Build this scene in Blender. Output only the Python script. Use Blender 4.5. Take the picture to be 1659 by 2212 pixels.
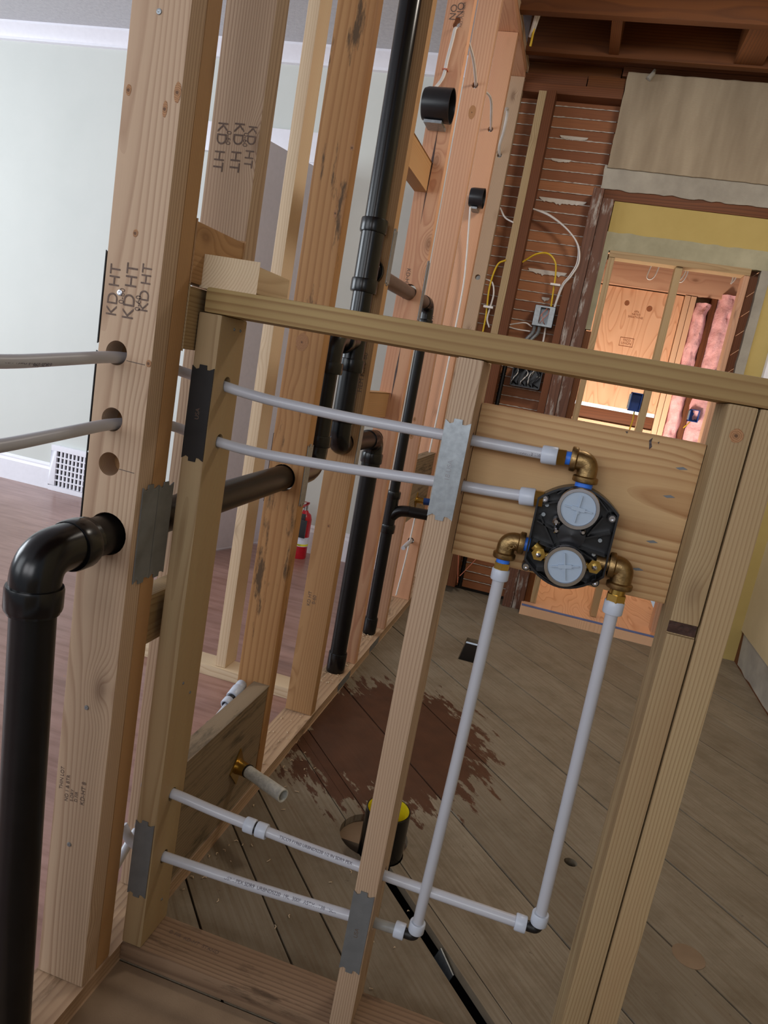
import bpy, bmesh, math, random
from mathutils import Vector, Matrix, noise
random.seed(7)
S = bpy.context.scene
for o in list(bpy.data.objects): bpy.data.objects.remove(o)

# ---------------------------------------------------------------- camera
cd = bpy.data.cameras.new('camera'); cam = bpy.data.objects.new('camera', cd); S.collection.objects.link(cam)
RW = ((0.95098656, 0.25460081, 0.17550782), (0.2170609, -0.14535994, -0.9652746), (-0.22024789, 0.95605905, -0.19349923))
m = Matrix(((RW[0][0], -RW[1][0], -RW[2][0], 0.58498868), (RW[0][1], -RW[1][1], -RW[2][1], -1.03161292),
            (RW[0][2], -RW[1][2], -RW[2][2], 1.15181136), (0, 0, 0, 1)))
cam.matrix_world = m
cd.sensor_fit = 'HORIZONTAL'; cd.sensor_width = 36; cd.lens = 1544.93 / 1659 * 36; cd.clip_start = .01; cd.clip_end = 60
S.camera = cam

# ---------------------------------------------------------------- world, lights, exposure
S.view_settings.view_transform = 'Standard'; S.view_settings.look = 'None'
S.view_settings.exposure = -0.04; S.view_settings.gamma = 1; S.view_settings.use_curve_mapping = False
w = bpy.data.worlds.new('world'); S.world = w; w.use_nodes = True
w.node_tree.nodes['Background'].inputs[0].default_value = (.80, .88, 1, 1)
w.node_tree.nodes['Background'].inputs[1].default_value = .36
def area(name, loc, aim, sx, sy, power, col):
    d = bpy.data.lights.new(name, 'AREA'); d.shape = 'RECTANGLE'; d.size = sx; d.size_y = sy; d.energy = power; d.color = col
    o = bpy.data.objects.new(name, d); S.collection.objects.link(o); o.location = loc
    o.rotation_euler = (Vector(aim) - Vector(loc)).to_track_quat('-Z', 'Y').to_euler(); return o
area('daylight_window_left', (-4.6, .6, 1.7), (-1.2, 1.6, .8), 2.2, 1.6, 100, (.86, .93, 1))
area('daylight_window_rear', (-.1, -3.4, 1.9), (.3, 1.2, 1.3), 2.6, 1.0, 42, (.97, .97, 1))
area('daylight_window_living', (-3.4, -2.6, 1.9), (-2.2, 2.9, 1.1), 2.6, 1.8, 52, (.90, .95, 1))
area('fill_light_hall', (.95, 1.30, 2.60), (.70, 2.2, .6), .35, .35, 16, (1, .91, .80))  # unseen fill light added to brighten the far floor and laths
area('work_lamp_closet', (.80, 3.25, .45), (1.0, 4.1, 1.7), .4, .3, 30, (1, .86, .74))

# ---------------------------------------------------------------- materials
def lin(c):
    return tuple(((x / 255) / 12.92 if x / 255 <= .04045 else ((x / 255 + .055) / 1.055) ** 2.4) for x in c) + (1,)
class NT:
    def __init__(s, name):
        s.m = bpy.data.materials.new(name); s.m.use_nodes = True; s.t = s.m.node_tree; s.b = s.t.nodes['Principled BSDF']
    def n(s, typ, **kw):
        nd = s.t.nodes.new(typ)
        for k, v in kw.items():
            if k.startswith('_'): setattr(nd, k[1:], v)
        return nd
    def l(s, a, b): s.t.links.new(a, b)
    def math(s, op, a, b=None, c=None):
        nd = s.t.nodes.new('ShaderNodeMath'); nd.operation = op
        for i, v in enumerate((a, b, c)):
            if v is None: continue
            if isinstance(v, (int, float)): nd.inputs[i].default_value = v
            else: s.l(v, nd.inputs[i])
        return nd.outputs[0]
    def vmath(s, op, a, b):
        nd = s.t.nodes.new('ShaderNodeVectorMath'); nd.operation = op
        for i, v in enumerate((a, b)):
            if isinstance(v, (tuple, list)): nd.inputs[i].default_value = v
            else: s.l(v, nd.inputs[i])
        return nd.outputs[0]
    def noise(s, vec, scale, detail=3, rough=.55, dist=0):
        nd = s.t.nodes.new('ShaderNodeTexNoise'); nd.inputs['Scale'].default_value = scale; nd.inputs['Detail'].default_value = detail
        nd.inputs['Roughness'].default_value = rough; nd.inputs['Distortion'].default_value = dist
        s.l(vec, nd.inputs['Vector']); return nd.outputs['Fac']
    def ramp(s, fac, stops):
        nd = s.t.nodes.new('ShaderNodeValToRGB'); e = nd.color_ramp.elements
        while len(e) < len(stops): e.new(.5)
        for i, (p, c) in enumerate(stops):
            e[i].position = p; e[i].color = c if len(c) == 4 else tuple(c) + (1,)
        s.l(fac, nd.inputs[0]); return nd.outputs[0]
    def mix(s, fac, a, b, typ='MIX'):
        nd = s.t.nodes.new('ShaderNodeMix'); nd.data_type = 'RGBA'; nd.blend_type = typ
        for k, v in ((0, fac), (6, a), (7, b)):
            if isinstance(v, (int, float)): nd.inputs[k].default_value = v
            elif isinstance(v, tuple): nd.inputs[k].default_value = v
            else: s.l(v, nd.inputs[k])
        return nd.outputs[2]
    def coord(s, kind='Object'):
        return s.t.nodes.new('ShaderNodeTexCoord').outputs[kind]
    def bump(s, h, strength, dist=.002):
        nd = s.t.nodes.new('ShaderNodeBump'); nd.inputs['Strength'].default_value = strength; nd.inputs['Distance'].default_value = dist
        s.l(h, nd.inputs['Height']); s.l(nd.outputs[0], s.b.inputs['Normal'])
BW = [(0, (0, 0, 0)), (1, (1, 1, 1))]
def simple(name, col, rough=.5, metal=0, var=.12, scale=40, bump=.1, **kw):
    t = NT(name); c = t.coord(); f = t.noise(c, scale, 3); L = lin(col)
    a = tuple(x * (1 - var) for x in L[:3]) + (1,); b = tuple(min(1, x * (1 + var)) for x in L[:3]) + (1,)
    t.l(t.mix(t.ramp(f, [(.3, (0, 0, 0)), (.7, (1, 1, 1))]), a, b), t.b.inputs['Base Color'])
    t.b.inputs['Roughness'].default_value = rough; t.b.inputs['Metallic'].default_value = metal
    for k, v in kw.items(): t.b.inputs[k.replace('_', ' ')].default_value = v
    if bump: t.bump(f, bump)
    return t.m
def wood(name, light, dark, tint=None, sat=.88, ring=.0042, contrast=.75, stain=None, stain_amt=0, knots=1.0, rough=.62, wob=.010, fib=.25):
    """softwood board: growth rings round a pith outside the board, fibres along local z, knots, soft colour patches"""
    t = NT(name); oc = t.coord('Object'); oi = t.n('ShaderNodeObjectInfo')
    cb = t.n('ShaderNodeCombineXYZ')
    r = oi.outputs['Random']
    t.l(t.math('MULTIPLY', r, 37.1), cb.inputs[2]); t.l(t.math('MULTIPLY', r, 11.3), cb.inputs[0]); t.l(t.math('MULTIPLY', r, 5.7), cb.inputs[1])
    p = t.vmath('ADD', oc, cb.outputs[0])
    slow = t.vmath('MULTIPLY', p, (7, 7, 1.1)); d1 = t.noise(slow, 1.0, 2, .5)
    # knots
    vo = t.n('ShaderNodeTexVoronoi'); vo.inputs['Scale'].default_value = 1; t.l(t.vmath('MULTIPLY', p, (7.5, 7.5, 3.6)), vo.inputs['Vector'])
    kd = vo.outputs['Distance']
    kin = t.math('SUBTRACT', 1, t.math('SMOOTH_MIN', 1, t.math('DIVIDE', kd, .30), .1)); kin = t.math('MAXIMUM', kin, 0)
    # ring distance from a pith that differs per board
    sx = t.n('ShaderNodeSeparateXYZ'); t.l(oc, sx.inputs[0])
    ang = t.math('MULTIPLY', t.math('FRACT', t.math('MULTIPLY', r, 7.77)), 6.283)
    px = t.math('SUBTRACT', sx.outputs[0], t.math('MULTIPLY', t.math('COSINE', ang), .085))
    py = t.math('SUBTRACT', sx.outputs[1], t.math('MULTIPLY', t.math('SINE', ang), .085))
    rr = t.math('SQRT', t.math('ADD', t.math('MULTIPLY', px, px), t.math('MULTIPLY', py, py)))
    fine = t.noise(t.vmath('MULTIPLY', p, (40, 40, 5)), 1, 2)
    rr = t.math('ADD', rr, t.math('MULTIPLY', d1, wob * 3.2)); rr = t.math('ADD', rr, t.math('MULTIPLY', fine, .0012))
    rr = t.math('ADD', rr, t.math('MULTIPLY', t.math('MULTIPLY', kin, kin), .030 * knots))
    fr = t.math('FRACT', t.math('DIVIDE', rr, ring))
    band = t.ramp(fr, [(0, (.10,) * 3), (.5, (.30,) * 3), (.86, (1,) * 3), (.97, (.45,) * 3)])
    fibn = t.noise(t.vmath('MULTIPLY', p, (420, 420, 9)), 1, 2)
    f = t.math('ADD', t.math('MULTIPLY', band, contrast), t.math('MULTIPLY', t.math('SUBTRACT', fibn, .5), fib))
    col = t.mix(f, lin(light), lin(dark))
    patch = t.ramp(t.noise(t.vmath('MULTIPLY', p, (9, 9, 1.3)), 1, 3), [(.35, (0, 0, 0)), (.68, (1, 1, 1))])
    if tint: col = t.mix(t.math('MULTIPLY', patch, .6), col, lin(tint))
    if stain:
        sp = t.ramp(t.noise(t.vmath('MULTIPLY', p, (26, 26, 5)), 1, 6, .68), [(.56 - stain_amt * .16, (0, 0, 0)), (.66, (1, 1, 1))])
        col = t.mix(sp, col, lin(stain))
    kc = t.ramp(kd, [(.0, (1, 1, 1)), (.055, (.85,) * 3), (.10, (.25,) * 3), (.16, (0, 0, 0))])
    col = t.mix(t.math('MULTIPLY', kc, .75 * min(1, knots)), col, lin((96, 58, 30)))
    hv = t.n('ShaderNodeHueSaturation'); t.l(col, hv.inputs['Color'])
    t.l(t.math('ADD', .87, t.math('MULTIPLY', t.math('FRACT', t.math('MULTIPLY', r, 3.31)), .14)), hv.inputs['Value'])
    hv.inputs['Saturation'].default_value = sat
    t.l(hv.outputs[0], t.b.inputs['Base Color']); t.b.inputs['Roughness'].default_value = rough
    t.b.inputs['Specular IOR Level'].default_value = .3
    t.bump(f, .25, .0006)
    return t.m
W_tan = wood('fir_tan', (200, 170, 136), (150, 112, 80), (184, 148, 114), sat=.86, ring=.0038, knots=.8, contrast=.85)
W_pink = wood('fir_pink', (216, 164, 122), (178, 112, 74), (204, 142, 104), sat=.9, ring=.0036, knots=.7)
W_pink2 = wood('fir_pink_plain', (206, 160, 124), (172, 116, 82), (192, 138, 104), sat=.9, ring=.012, knots=.8)
W_green = wood('fir_greenish', (186, 162, 118), (138, 108, 68), (166, 130, 88), sat=.92, ring=.0045, knots=.5)
W_beam = wood('fir_beam', (182, 160, 108), (120, 84, 46), (140, 108, 68), sat=1.0, ring=.013, knots=.3, wob=.006, contrast=.8)
W_cream = wood('fir_cream', (228, 206, 168), (196, 164, 122), (214, 180, 140), ring=.0045, knots=.5)
W_brown = wood('fir_side_brown', (192, 152, 106), (150, 108, 68), (176, 130, 84), sat=.98, knots=.6)
W_old = wood('fir_reclaimed', (188, 144, 96), (150, 104, 62), (168, 116, 72), sat=1.0, ring=.014, stain=(96, 74, 52), stain_amt=-.15, knots=.9)
W_plate = wood('fir_plate', (192, 158, 120), (140, 106, 76), (164, 126, 92), ring=.010, stain=(120, 92, 62), stain_amt=.1, knots=.5)
W_plate2 = wood('fir_plate_dimmed', (160, 128, 96), (104, 76, 54), (128, 96, 68), ring=.009, stain=(92, 70, 50), stain_amt=.1, knots=.4)  # darker stained copy of the plate fir, low foreground dimness put into its colour
W_board = wood('fir_wide_board', (214, 178, 128), (158, 108, 62), (200, 158, 108), sat=.98, ring=.0085, knots=.5, wob=.017, contrast=.85)
W_weather = wood('fir_weathered', (150, 128, 98), (110, 92, 66), (132, 108, 80), ring=.008, stain=(78, 68, 50), stain_amt=.25, knots=.5)
W_dark = wood('old_dark_timber', (120, 70, 40), (80, 46, 26), (98, 58, 34), sat=1.0, ring=.008, knots=.2)
W_post = wood('old_post_with_paint', (112, 70, 48), (78, 46, 30), (92, 56, 40), ring=.009, stain=(170, 162, 154), stain_amt=.1, knots=.1)
W_joist = wood('old_joist', (116, 70, 36), (78, 44, 22), (92, 54, 28), sat=1.05, ring=.009, knots=.2)
W_new = wood('closet_fir', (232, 186, 142), (206, 152, 108), (222, 172, 130), ring=.007, knots=.5)

def lath_mat():
    t = NT('brown_lath'); oc = t.coord(); g = t.n('ShaderNodeNewGeometry')
    f = t.noise(t.vmath('MULTIPLY', oc, (5, 40, 160)), 1, 3)
    base = t.mix(g.outputs['Random Per Island'], lin((140, 84, 50)), lin((178, 116, 72)))
    col = t.mix(t.math('MULTIPLY', f, .5), base, lin((72, 40, 24)))
    t.l(col, t.b.inputs['Base Color']); t.b.inputs['Roughness'].default_value = .7; t.bump(f, .3); return t.m
M_lath = lath_mat()
def plaster(name, a, b, sc=6, bump=.35):
    t = NT(name); oc = t.coord(); f = t.noise(oc, sc, 5, .6); g = t.noise(oc, 320, 2)
    t.l(t.mix(t.ramp(f, [(.3, (0, 0, 0)), (.7, (1, 1, 1))]), lin(a), lin(b)), t.b.inputs['Base Color'])
    t.b.inputs['Roughness'].default_value = .9; t.bump(g, bump, .002); return t.m
def paper_mat():
    t = NT('brown_coat_plaster'); oc = t.coord(); f = t.noise(t.vmath('MULTIPLY', oc, (9, 1, 1.5)), 1, 3)
    g = t.noise(t.vmath('MULTIPLY', oc, (60, 60, 260)), 1, 3)
    c = t.mix(t.ramp(f, [(.35, (0, 0, 0)), (.65, (1, 1, 1))]), lin((142, 128, 108)), lin((170, 156, 134)))
    c = t.mix(t.math('MULTIPLY', g, .25), c, lin((120, 100, 80)))
    t.l(c, t.b.inputs['Base Color']); t.b.inputs['Roughness'].default_value = .95; t.bump(g, .5, .002); return t.m
M_paper = paper_mat()
M_grey = plaster('grey_scratch_plaster', (140, 134, 124), (170, 164, 152))
M_greyy = plaster('yellow_grey_plaster', (146, 142, 118), (176, 170, 144))
M_yellow = plaster('yellow_painted_plaster', (176, 154, 92), (188, 166, 104), 3, .15)
M_wallR = plaster('tan_plaster', (186, 168, 130), (200, 182, 144), 3, .2)
M_white = simple('white_gloss_trim', (236, 236, 244), .35, var=.02, bump=0)
M_green = plaster('pale_green_paint', (204, 208, 203), (210, 213, 208), 2, .06)
M_ceil = plaster('textured_ceiling_paint', (196, 196, 202), (214, 214, 218), 50, .9)
M_door = simple('grey_door_paint', (204, 200, 208), .5, var=.03, bump=0)
M_paste = simple('plaster_keys', (200, 192, 182), .9, var=.1)
M_abs = simple('black_abs', (10, 10, 12), .24, var=.3, scale=15, bump=.02, Specular_IOR_Level=.45)
M_absd = simple('black_abs_dull', (15, 14, 15), .34, var=.25, scale=25, bump=.04, Specular_IOR_Level=.32)
M_rub = simple('black_rubber', (16, 16, 18), .5, bump=0)
M_plas = simple('black_valve_plastic', (24, 25, 29), .32, var=.2, bump=.02)
M_pex = simple('milky_pex', (186, 188, 196), .35, var=.03, scale=8, bump=0, Coat_Weight=.15)
M_pexc = simple('clear_pex', (150, 150, 146), .15, var=.1, bump=0, Coat_Weight=.3)
M_ring = simple('pex_ring', (196, 204, 218), .35, var=.04, bump=0, Subsurface_Weight=.1, Subsurface_Radius=(.01, .01, .01))
M_brass = simple('bright_brass', (190, 158, 84), .28, 1, var=.1, scale=60, bump=.05)
M_bronze = simple('cast_bronze', (150, 124, 84), .42, 1, var=.2, scale=90, bump=.5)
M_tape = simple('blue_thread_tape', (50, 118, 226), .45, var=.15, scale=100, bump=.3)
M_galv = simple('galvanised_steel', (150, 156, 160), .42, .75, var=.14, scale=90, bump=.05)
M_galvd = simple('dull_steel_plate', (118, 121, 123), .5, .35, var=.12, scale=30, bump=.05)
M_blkst = simple('dark_steel_plate', (34, 32, 32), .55, .3, var=.2, scale=30, bump=.05)
M_chrome = simple('nickel', (190, 190, 196), .22, 1, bump=0)
M_cap = simple('grey_test_cap', (164, 180, 198), .4, var=.04, bump=0)
M_nm = simple('white_cable', (214, 210, 206), .45, var=.05, bump=0)
M_yel = simple('yellow_cable', (206, 170, 30), .45, var=.08, bump=0)
M_red = simple('copper_wire', (190, 110, 84), .4, var=.1, bump=0)
M_blue = simple('blue_box_plastic', (24, 66, 140), .45, bump=0)
M_ink = simple('stamp_ink', (104, 86, 76), .8, var=.3, scale=200, bump=0)
M_ink2 = simple('print_ink', (104, 100, 112), .8, var=.3, scale=300, bump=0)
M_void = simple('crawlspace_dirt', (34, 28, 24), .95)
M_ring_y = simple('yellow_cement', (226, 208, 20), .5, var=.1, bump=.1)
M_ext = simple('red_enamel', (176, 24, 40), .3, bump=0)
M_label = simple('label_paper', (214, 222, 240), .5, var=.05, bump=0)
M_ylab = simple('label_yellow', (230, 226, 60), .5, bump=0)
M_char = simple('charred_resin', (62, 40, 34), .35, var=.5, scale=120, bump=.4)
M_pink = None
def insul():
    t = NT('pink_fibreglass'); oc = t.coord(); f = t.noise(oc, 30, 6, .7)
    t.l(t.mix(f, lin((214, 138, 142)), lin((250, 206, 204))), t.b.inputs['Base Color']); t.b.inputs['Roughness'].default_value = 1
    t.bump(f, .8, .01); return t.m
M_pink = insul()
def plywood():
    t = NT('plywood_sheet'); oc = t.coord()
    n1 = t.noise(t.vmath('MULTIPLY', oc, (5.5, 1, 1.2)), 1, 2, .4, .3)
    fr = t.math('FRACT', t.math('MULTIPLY', n1, 17)); band = t.ramp(fr, [(0, (0, 0, 0)), (.75, (.35,) * 3), (.93, (1, 1, 1)), (1, (.1,) * 3)])
    c = t.mix(t.math('MULTIPLY', band, .8), lin((222, 174, 138)), lin((194, 136, 98)))
    t.l(c, t.b.inputs['Base Color']); t.b.inputs['Roughness'].default_value = .7; return t.m
M_ply = plywood()
def plank_mat():
    t = NT('old_diagonal_boards'); oc = t.coord(); g = t.n('ShaderNodeNewGeometry')
    mp = t.n('ShaderNodeMapping'); mp.inputs['Rotation'].default_value = (0, 0, math.radians(48)); t.l(oc, mp.inputs[0]); q = mp.outputs[0]
    base = t.mix(g.outputs['Random Per Island'], lin((118, 108, 92)), lin((148, 137, 119)))
    gr = t.noise(t.vmath('MULTIPLY', q, (5, 130, 30)), 1, 4); c = t.mix(t.ramp(gr, [(.4, (0, 0, 0)), (.75, (.6,) * 3)]), base, lin((104, 84, 62)))
    dirt = t.noise(oc, 7, 6, .7); c = t.mix(t.ramp(dirt, [(.45, (0, 0, 0)), (.75, (.55,) * 3)]), c, lin((92, 78, 58)))
    spot = t.noise(t.vmath('MULTIPLY', q, (30, 60, 30)), 1, 4, .7); c = t.mix(t.ramp(spot, [(.66, (0, 0, 0)), (.74, (.75,) * 3)]), c, lin((64, 48, 36)))
    # old dark finish left where a fixture stood
    d = t.n('ShaderNodeVectorMath'); d.operation = 'DISTANCE'; t.l(t.vmath('MULTIPLY', oc, (1, .82, 1)), d.inputs[0]); d.inputs[1].default_value = (.24, .89, 0)
    edge = t.math('ADD', d.outputs['Value'], t.math('MULTIPLY', t.math('SUBTRACT', t.noise(t.vmath('MULTIPLY', q, (9, 26, 9)), 1, 6, .65), .5), .62))
    msk = t.ramp(edge, [(.315, (1, 1, 1)), (.335, (0, 0, 0))])
    fn = t.mix(t.noise(oc, 16, 4), lin((54, 30, 20)), lin((92, 56, 38)))
    c = t.mix(t.math('MULTIPLY', msk, .92), c, fn)
    t.l(c, t.b.inputs['Base Color']); t.l(t.math('SUBTRACT', .75, t.math('MULTIPLY', msk, .3)), t.b.inputs['Roughness']); t.bump(gr, .4, .001)
    t.b.inputs['Specular IOR Level'].default_value = .25
    return t.m
M_plank = plank_mat()
def floor_red():
    t = NT('worn_red_plywood_floor'); oc = t.coord(); a = t.noise(t.vmath('MULTIPLY', oc, (3, 30, 3)), 1, 5, .65); b = t.noise(oc, 2.6, 5)
    c = t.mix(t.ramp(b, [(.3, (0, 0, 0)), (.7, (1, 1, 1))]), lin((138, 102, 90)), lin((166, 130, 120)))
    c = t.mix(t.ramp(a, [(.45, (0, 0, 0)), (.66, (.6,) * 3)]), c, lin((112, 74, 60)))
    sp = t.noise(oc, 13, 3); c = t.mix(t.ramp(sp, [(.70, (0, 0, 0)), (.72, (.7,) * 3)]), c, lin((168, 120, 84)))
    t.l(c, t.b.inputs['Base Color']); t.b.inputs['Roughness'].default_value = .30; t.bump(a, .35, .001); return t.m
M_redfloor = floor_red()
M_front = plaster('brown_subfloor_sheet', (120, 98, 76), (142, 120, 96), 5, .2)

# ---------------------------------------------------------------- mesh helpers
def V(*a): return Vector(a if len(a) > 1 else a[0])
def perp(d):
    d = d.normalized(); a = Vector((0, 0, 1)) if abs(d.z) < .9 else Vector((1, 0, 0))
    u = d.cross(a).normalized(); return u, d.cross(u).normalized()
def fillet(pts, r, n=6):
    pts = [V(p) for p in pts]; out = [pts[0]]
    for i in range(1, len(pts) - 1):
        a, b, c = pts[i - 1], pts[i], pts[i + 1]; d1 = (a - b); d2 = (c - b); ll = min(r, d1.length * .49, d2.length * .49)
        p = b + d1.normalized() * ll; q = b + d2.normalized() * ll
        for k in range(n + 1):
            t = k / n; out.append(p * (1 - t) ** 2 + b * 2 * t * (1 - t) + q * t * t)
    out.append(pts[-1]); return out
def spline(pts, n=8):
    P = [V(p) for p in pts]; P = [P[0] * 2 - P[1]] + P + [P[-1] * 2 - P[-2]]; out = []
    for i in range(1, len(P) - 2):
        for k in range(n):
            t = k / n; out.append(.5 * ((2 * P[i]) + (P[i + 1] - P[i - 1]) * t + (2 * P[i - 1] - 5 * P[i] + 4 * P[i + 1] - P[i + 2]) * t * t + (-P[i - 1] + 3 * P[i] - 3 * P[i + 1] + P[i + 2]) * t ** 3))
    out.append(P[-2]); return out
class MB:
    def __init__(s): s.bm = bmesh.new()
    def poly(s, vs):
        v = [s.bm.verts.new(p) for p in vs]; s.bm.faces.new(v); return s
    def box(s, a, b):
        x0, y0, z0 = a; x1, y1, z1 = b
        v = [s.bm.verts.new(p) for p in ((x0, y0, z0), (x1, y0, z0), (x1, y1, z0), (x0, y1, z0), (x0, y0, z1), (x1, y0, z1), (x1, y1, z1), (x0, y1, z1))]
        for f in ((3, 2, 1, 0), (4, 5, 6, 7), (0, 1, 5, 4), (1, 2, 6, 5), (2, 3, 7, 6), (3, 0, 4, 7)): s.bm.faces.new([v[i] for i in f])
        return s
    def prism(s, pts, ext):
        ext = V(ext); a = [s.bm.verts.new(V(p)) for p in pts]; b = [s.bm.verts.new(V(p) + ext) for p in pts]; n = len(a)
        s.bm.faces.new(a[::-1]); s.bm.faces.new(b)
        for i in range(n): s.bm.faces.new([a[i], a[(i + 1) % n], b[(i + 1) % n], b[i]])
        return s
    def bar(s, p, q, w, h, up=(0, 0, 1)):
        p, q = V(p), V(q); d = (q - p).normalized(); u = d.cross(V(up)).normalized() * w / 2; v = u.cross(d).normalized() * h / 2
        return s.prism([p - u - v, p + u - v, p + u + v, p - u + v], q - p)
    def tube(s, pts, r, seg=16, cap=True, flat=1.0):
        pts = [V(p) for p in pts]; rs = r if isinstance(r, (list, tuple)) else [r] * len(pts); rings = []; u = None
        for i, p in enumerate(pts):
            if i == 0: d = pts[1] - p
            elif i == len(pts) - 1: d = p - pts[i - 1]
            else: d = (pts[i + 1] - p).normalized() + (p - pts[i - 1]).normalized()
            d = d.normalized() if d.length > 1e-9 else Vector((0, 0, 1))
            if u is None: u, v = perp(d)
            else:
                u = (u - d * u.dot(d)).normalized(); v = d.cross(u)
            rings.append([s.bm.verts.new(p + (u * math.cos(2 * math.pi * k / seg) + v * flat * math.sin(2 * math.pi * k / seg)) * rs[i]) for k in range(seg)])
        for a, b in zip(rings, rings[1:]):
            for k in range(seg): s.bm.faces.new([a[k], a[(k + 1) % seg], b[(k + 1) % seg], b[k]])
        if cap:
            s.bm.faces.new(rings[0][::-1]); s.bm.faces.new(rings[-1])
        return s
    def lathe(s, o, d, prof, seg=28):
        """prof: list of (distance along d, radius)"""
        o, d = V(o), V(d).normalized(); u, v = perp(d); rings = []
        for t, r in prof:
            rings.append([s.bm.verts.new(o + d * t + (u * math.cos(2 * math.pi * k / seg) + v * math.sin(2 * math.pi * k / seg)) * max(r, 1e-5)) for k in range(seg)])
        for a, b in zip(rings, rings[1:]):
            for k in range(seg): s.bm.faces.new([a[k], a[(k + 1) % seg], b[(k + 1) % seg], b[k]])
        return s
    def cyl(s, p, q, r, seg=20):
        p, q = V(p), V(q); L = (q - p).length; return s.lathe(p, q - p, [(0, 0), (0, r), (L, r), (L, 0)], seg)
    def hexn(s, p, q, r): return s.cyl(p, q, r, 6)
    def build(s, name, mat, parent=None, origin=None, rot=None, bevel=0, sharp=35, kind=None, label=None, smooth=True):
        bm = s.bm
        bmesh.ops.remove_doubles(bm, verts=bm.verts, dist=1e-6)
        bmesh.ops.recalc_face_normals(bm, faces=bm.faces)
        if origin is None:
            xs = [v.co for v in bm.verts]; origin = Vector((sum(v.x for v in xs) / len(xs), sum(v.y for v in xs) / len(xs), min(v.z for v in xs)))
        M = Matrix.Translation(V(origin)) @ (rot.to_4x4() if rot else Matrix.Identity(4))
        bm.transform(M.inverted())
        if bevel: bmesh.ops.bevel(bm, geom=[e for e in bm.edges if len(e.link_faces) == 2 and e.calc_face_angle(0) > .6], offset=bevel, segments=2, affect='EDGES', profile=.7)
        me = bpy.data.meshes.new(name); bm.to_mesh(me); bm.free()
        me.materials.append(mat)
        if smooth:
            me.shade_smooth(); me.set_sharp_from_angle(angle=math.radians(sharp))
        o = bpy.data.objects.new(name, me); S.collection.objects.link(o); o.matrix_basis = M
        if parent: attach(o, parent)
        if kind: o['kind'] = kind
        if label: o['label'] = label
        return o
def world_of(o):
    return (world_of(o.parent) @ o.matrix_parent_inverse @ o.matrix_basis) if o.parent else o.matrix_basis.copy()
def attach(c, p):
    c.parent = p; c.matrix_parent_inverse = world_of(p).inverted()
def tag(o, label, cat, group=None):
    o['label'] = label; o['category'] = cat
    if group: o['group'] = group
    return o
def thing(name, loc, label, cat, group=None):
    o = bpy.data.objects.new(name, None); o.empty_display_size = .05; S.collection.objects.link(o); o.location = loc
    return tag(o, label, cat, group)
AX = {'z': Matrix.Identity(3), 'y': Matrix.Rotation(math.radians(-90), 3, 'X'), 'x': Matrix.Rotation(math.radians(90), 3, 'Y')}
def board(name, a, b, ax, mat, bevel=.003, parent=None, kind=None):
    a, b = V(a), V(b); c = (a + b) / 2; o = c.copy(); i = 'xyz'.index(ax); o[i] = a[i]
    return MB().box(a, b).build(name, mat, parent, origin=o, rot=AX[ax], bevel=bevel, kind=kind)
def cut(o, holes):
    """holes: (p, q, radius) cylinders or (a, b, None) boxes taken out of the mesh"""
    for p, q, r in holes:
        mb = MB()
        if r is None: mb.box(p, q)
        else: mb.cyl(p, q, r, 28)
        k = mb.build('cutter', o.data.materials[0], smooth=False)
        md = o.modifiers.new('b', 'BOOLEAN'); md.object = k; md.operation = 'DIFFERENCE'; md.solver = 'EXACT'
        bpy.context.view_layer.update(); dg = bpy.context.evaluated_depsgraph_get()
        me = bpy.data.meshes.new_from_object(o.evaluated_get(dg)); o.modifiers.clear(); old = o.data; o.data = me; me.name = o.name
        bpy.data.meshes.remove(old); kd = k.data; bpy.data.objects.remove(k); bpy.data.meshes.remove(kd)
        me.set_sharp_from_angle(angle=math.radians(35))
def text_mesh(name, s, size, mat, M, parent, label=None, wrap=None, ext=0):
    cu = bpy.data.curves.new('t', 'FONT'); cu.body = s; cu.size = size; cu.align_x = 'CENTER'; cu.align_y = 'CENTER'; cu.extrude = ext
    to = bpy.data.objects.new('t', cu); S.collection.objects.link(to); bpy.context.view_layer.update()
    me = bpy.data.meshes.new_from_object(to.evaluated_get(bpy.context.evaluated_depsgraph_get())); bpy.data.objects.remove(to); bpy.data.curves.remove(cu)
    me.name = name; me.materials.clear(); me.materials.append(mat)
    if wrap:   # bend the lines of text round a tube of this radius
        for v in me.vertices:
            a = v.co.y / wrap; v.co = Vector((v.co.x, wrap * math.sin(a), wrap * math.cos(a) - wrap + v.co.z))
    o = bpy.data.objects.new(name, me); S.collection.objects.link(o); o.matrix_basis = M
    if parent: attach(o, parent)
    if label: o['label'] = label
    return o
def frame(loc, xdir, zdir):
    x = V(xdir).normalized(); z = V(zdir); z = (z - x * z.dot(x)).normalized(); y = z.cross(x)
    return Matrix.Translation(V(loc)) @ Matrix((x, y, z)).transposed().to_4x4()

# ================================================================ SETTING
MB().box((.12, -1.75, 0), (1.72, -1.65, .85)).build('shade_wall_rear', M_wallR, kind='structure')  # unseen half wall added behind the camera to darken the low foreground
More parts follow.
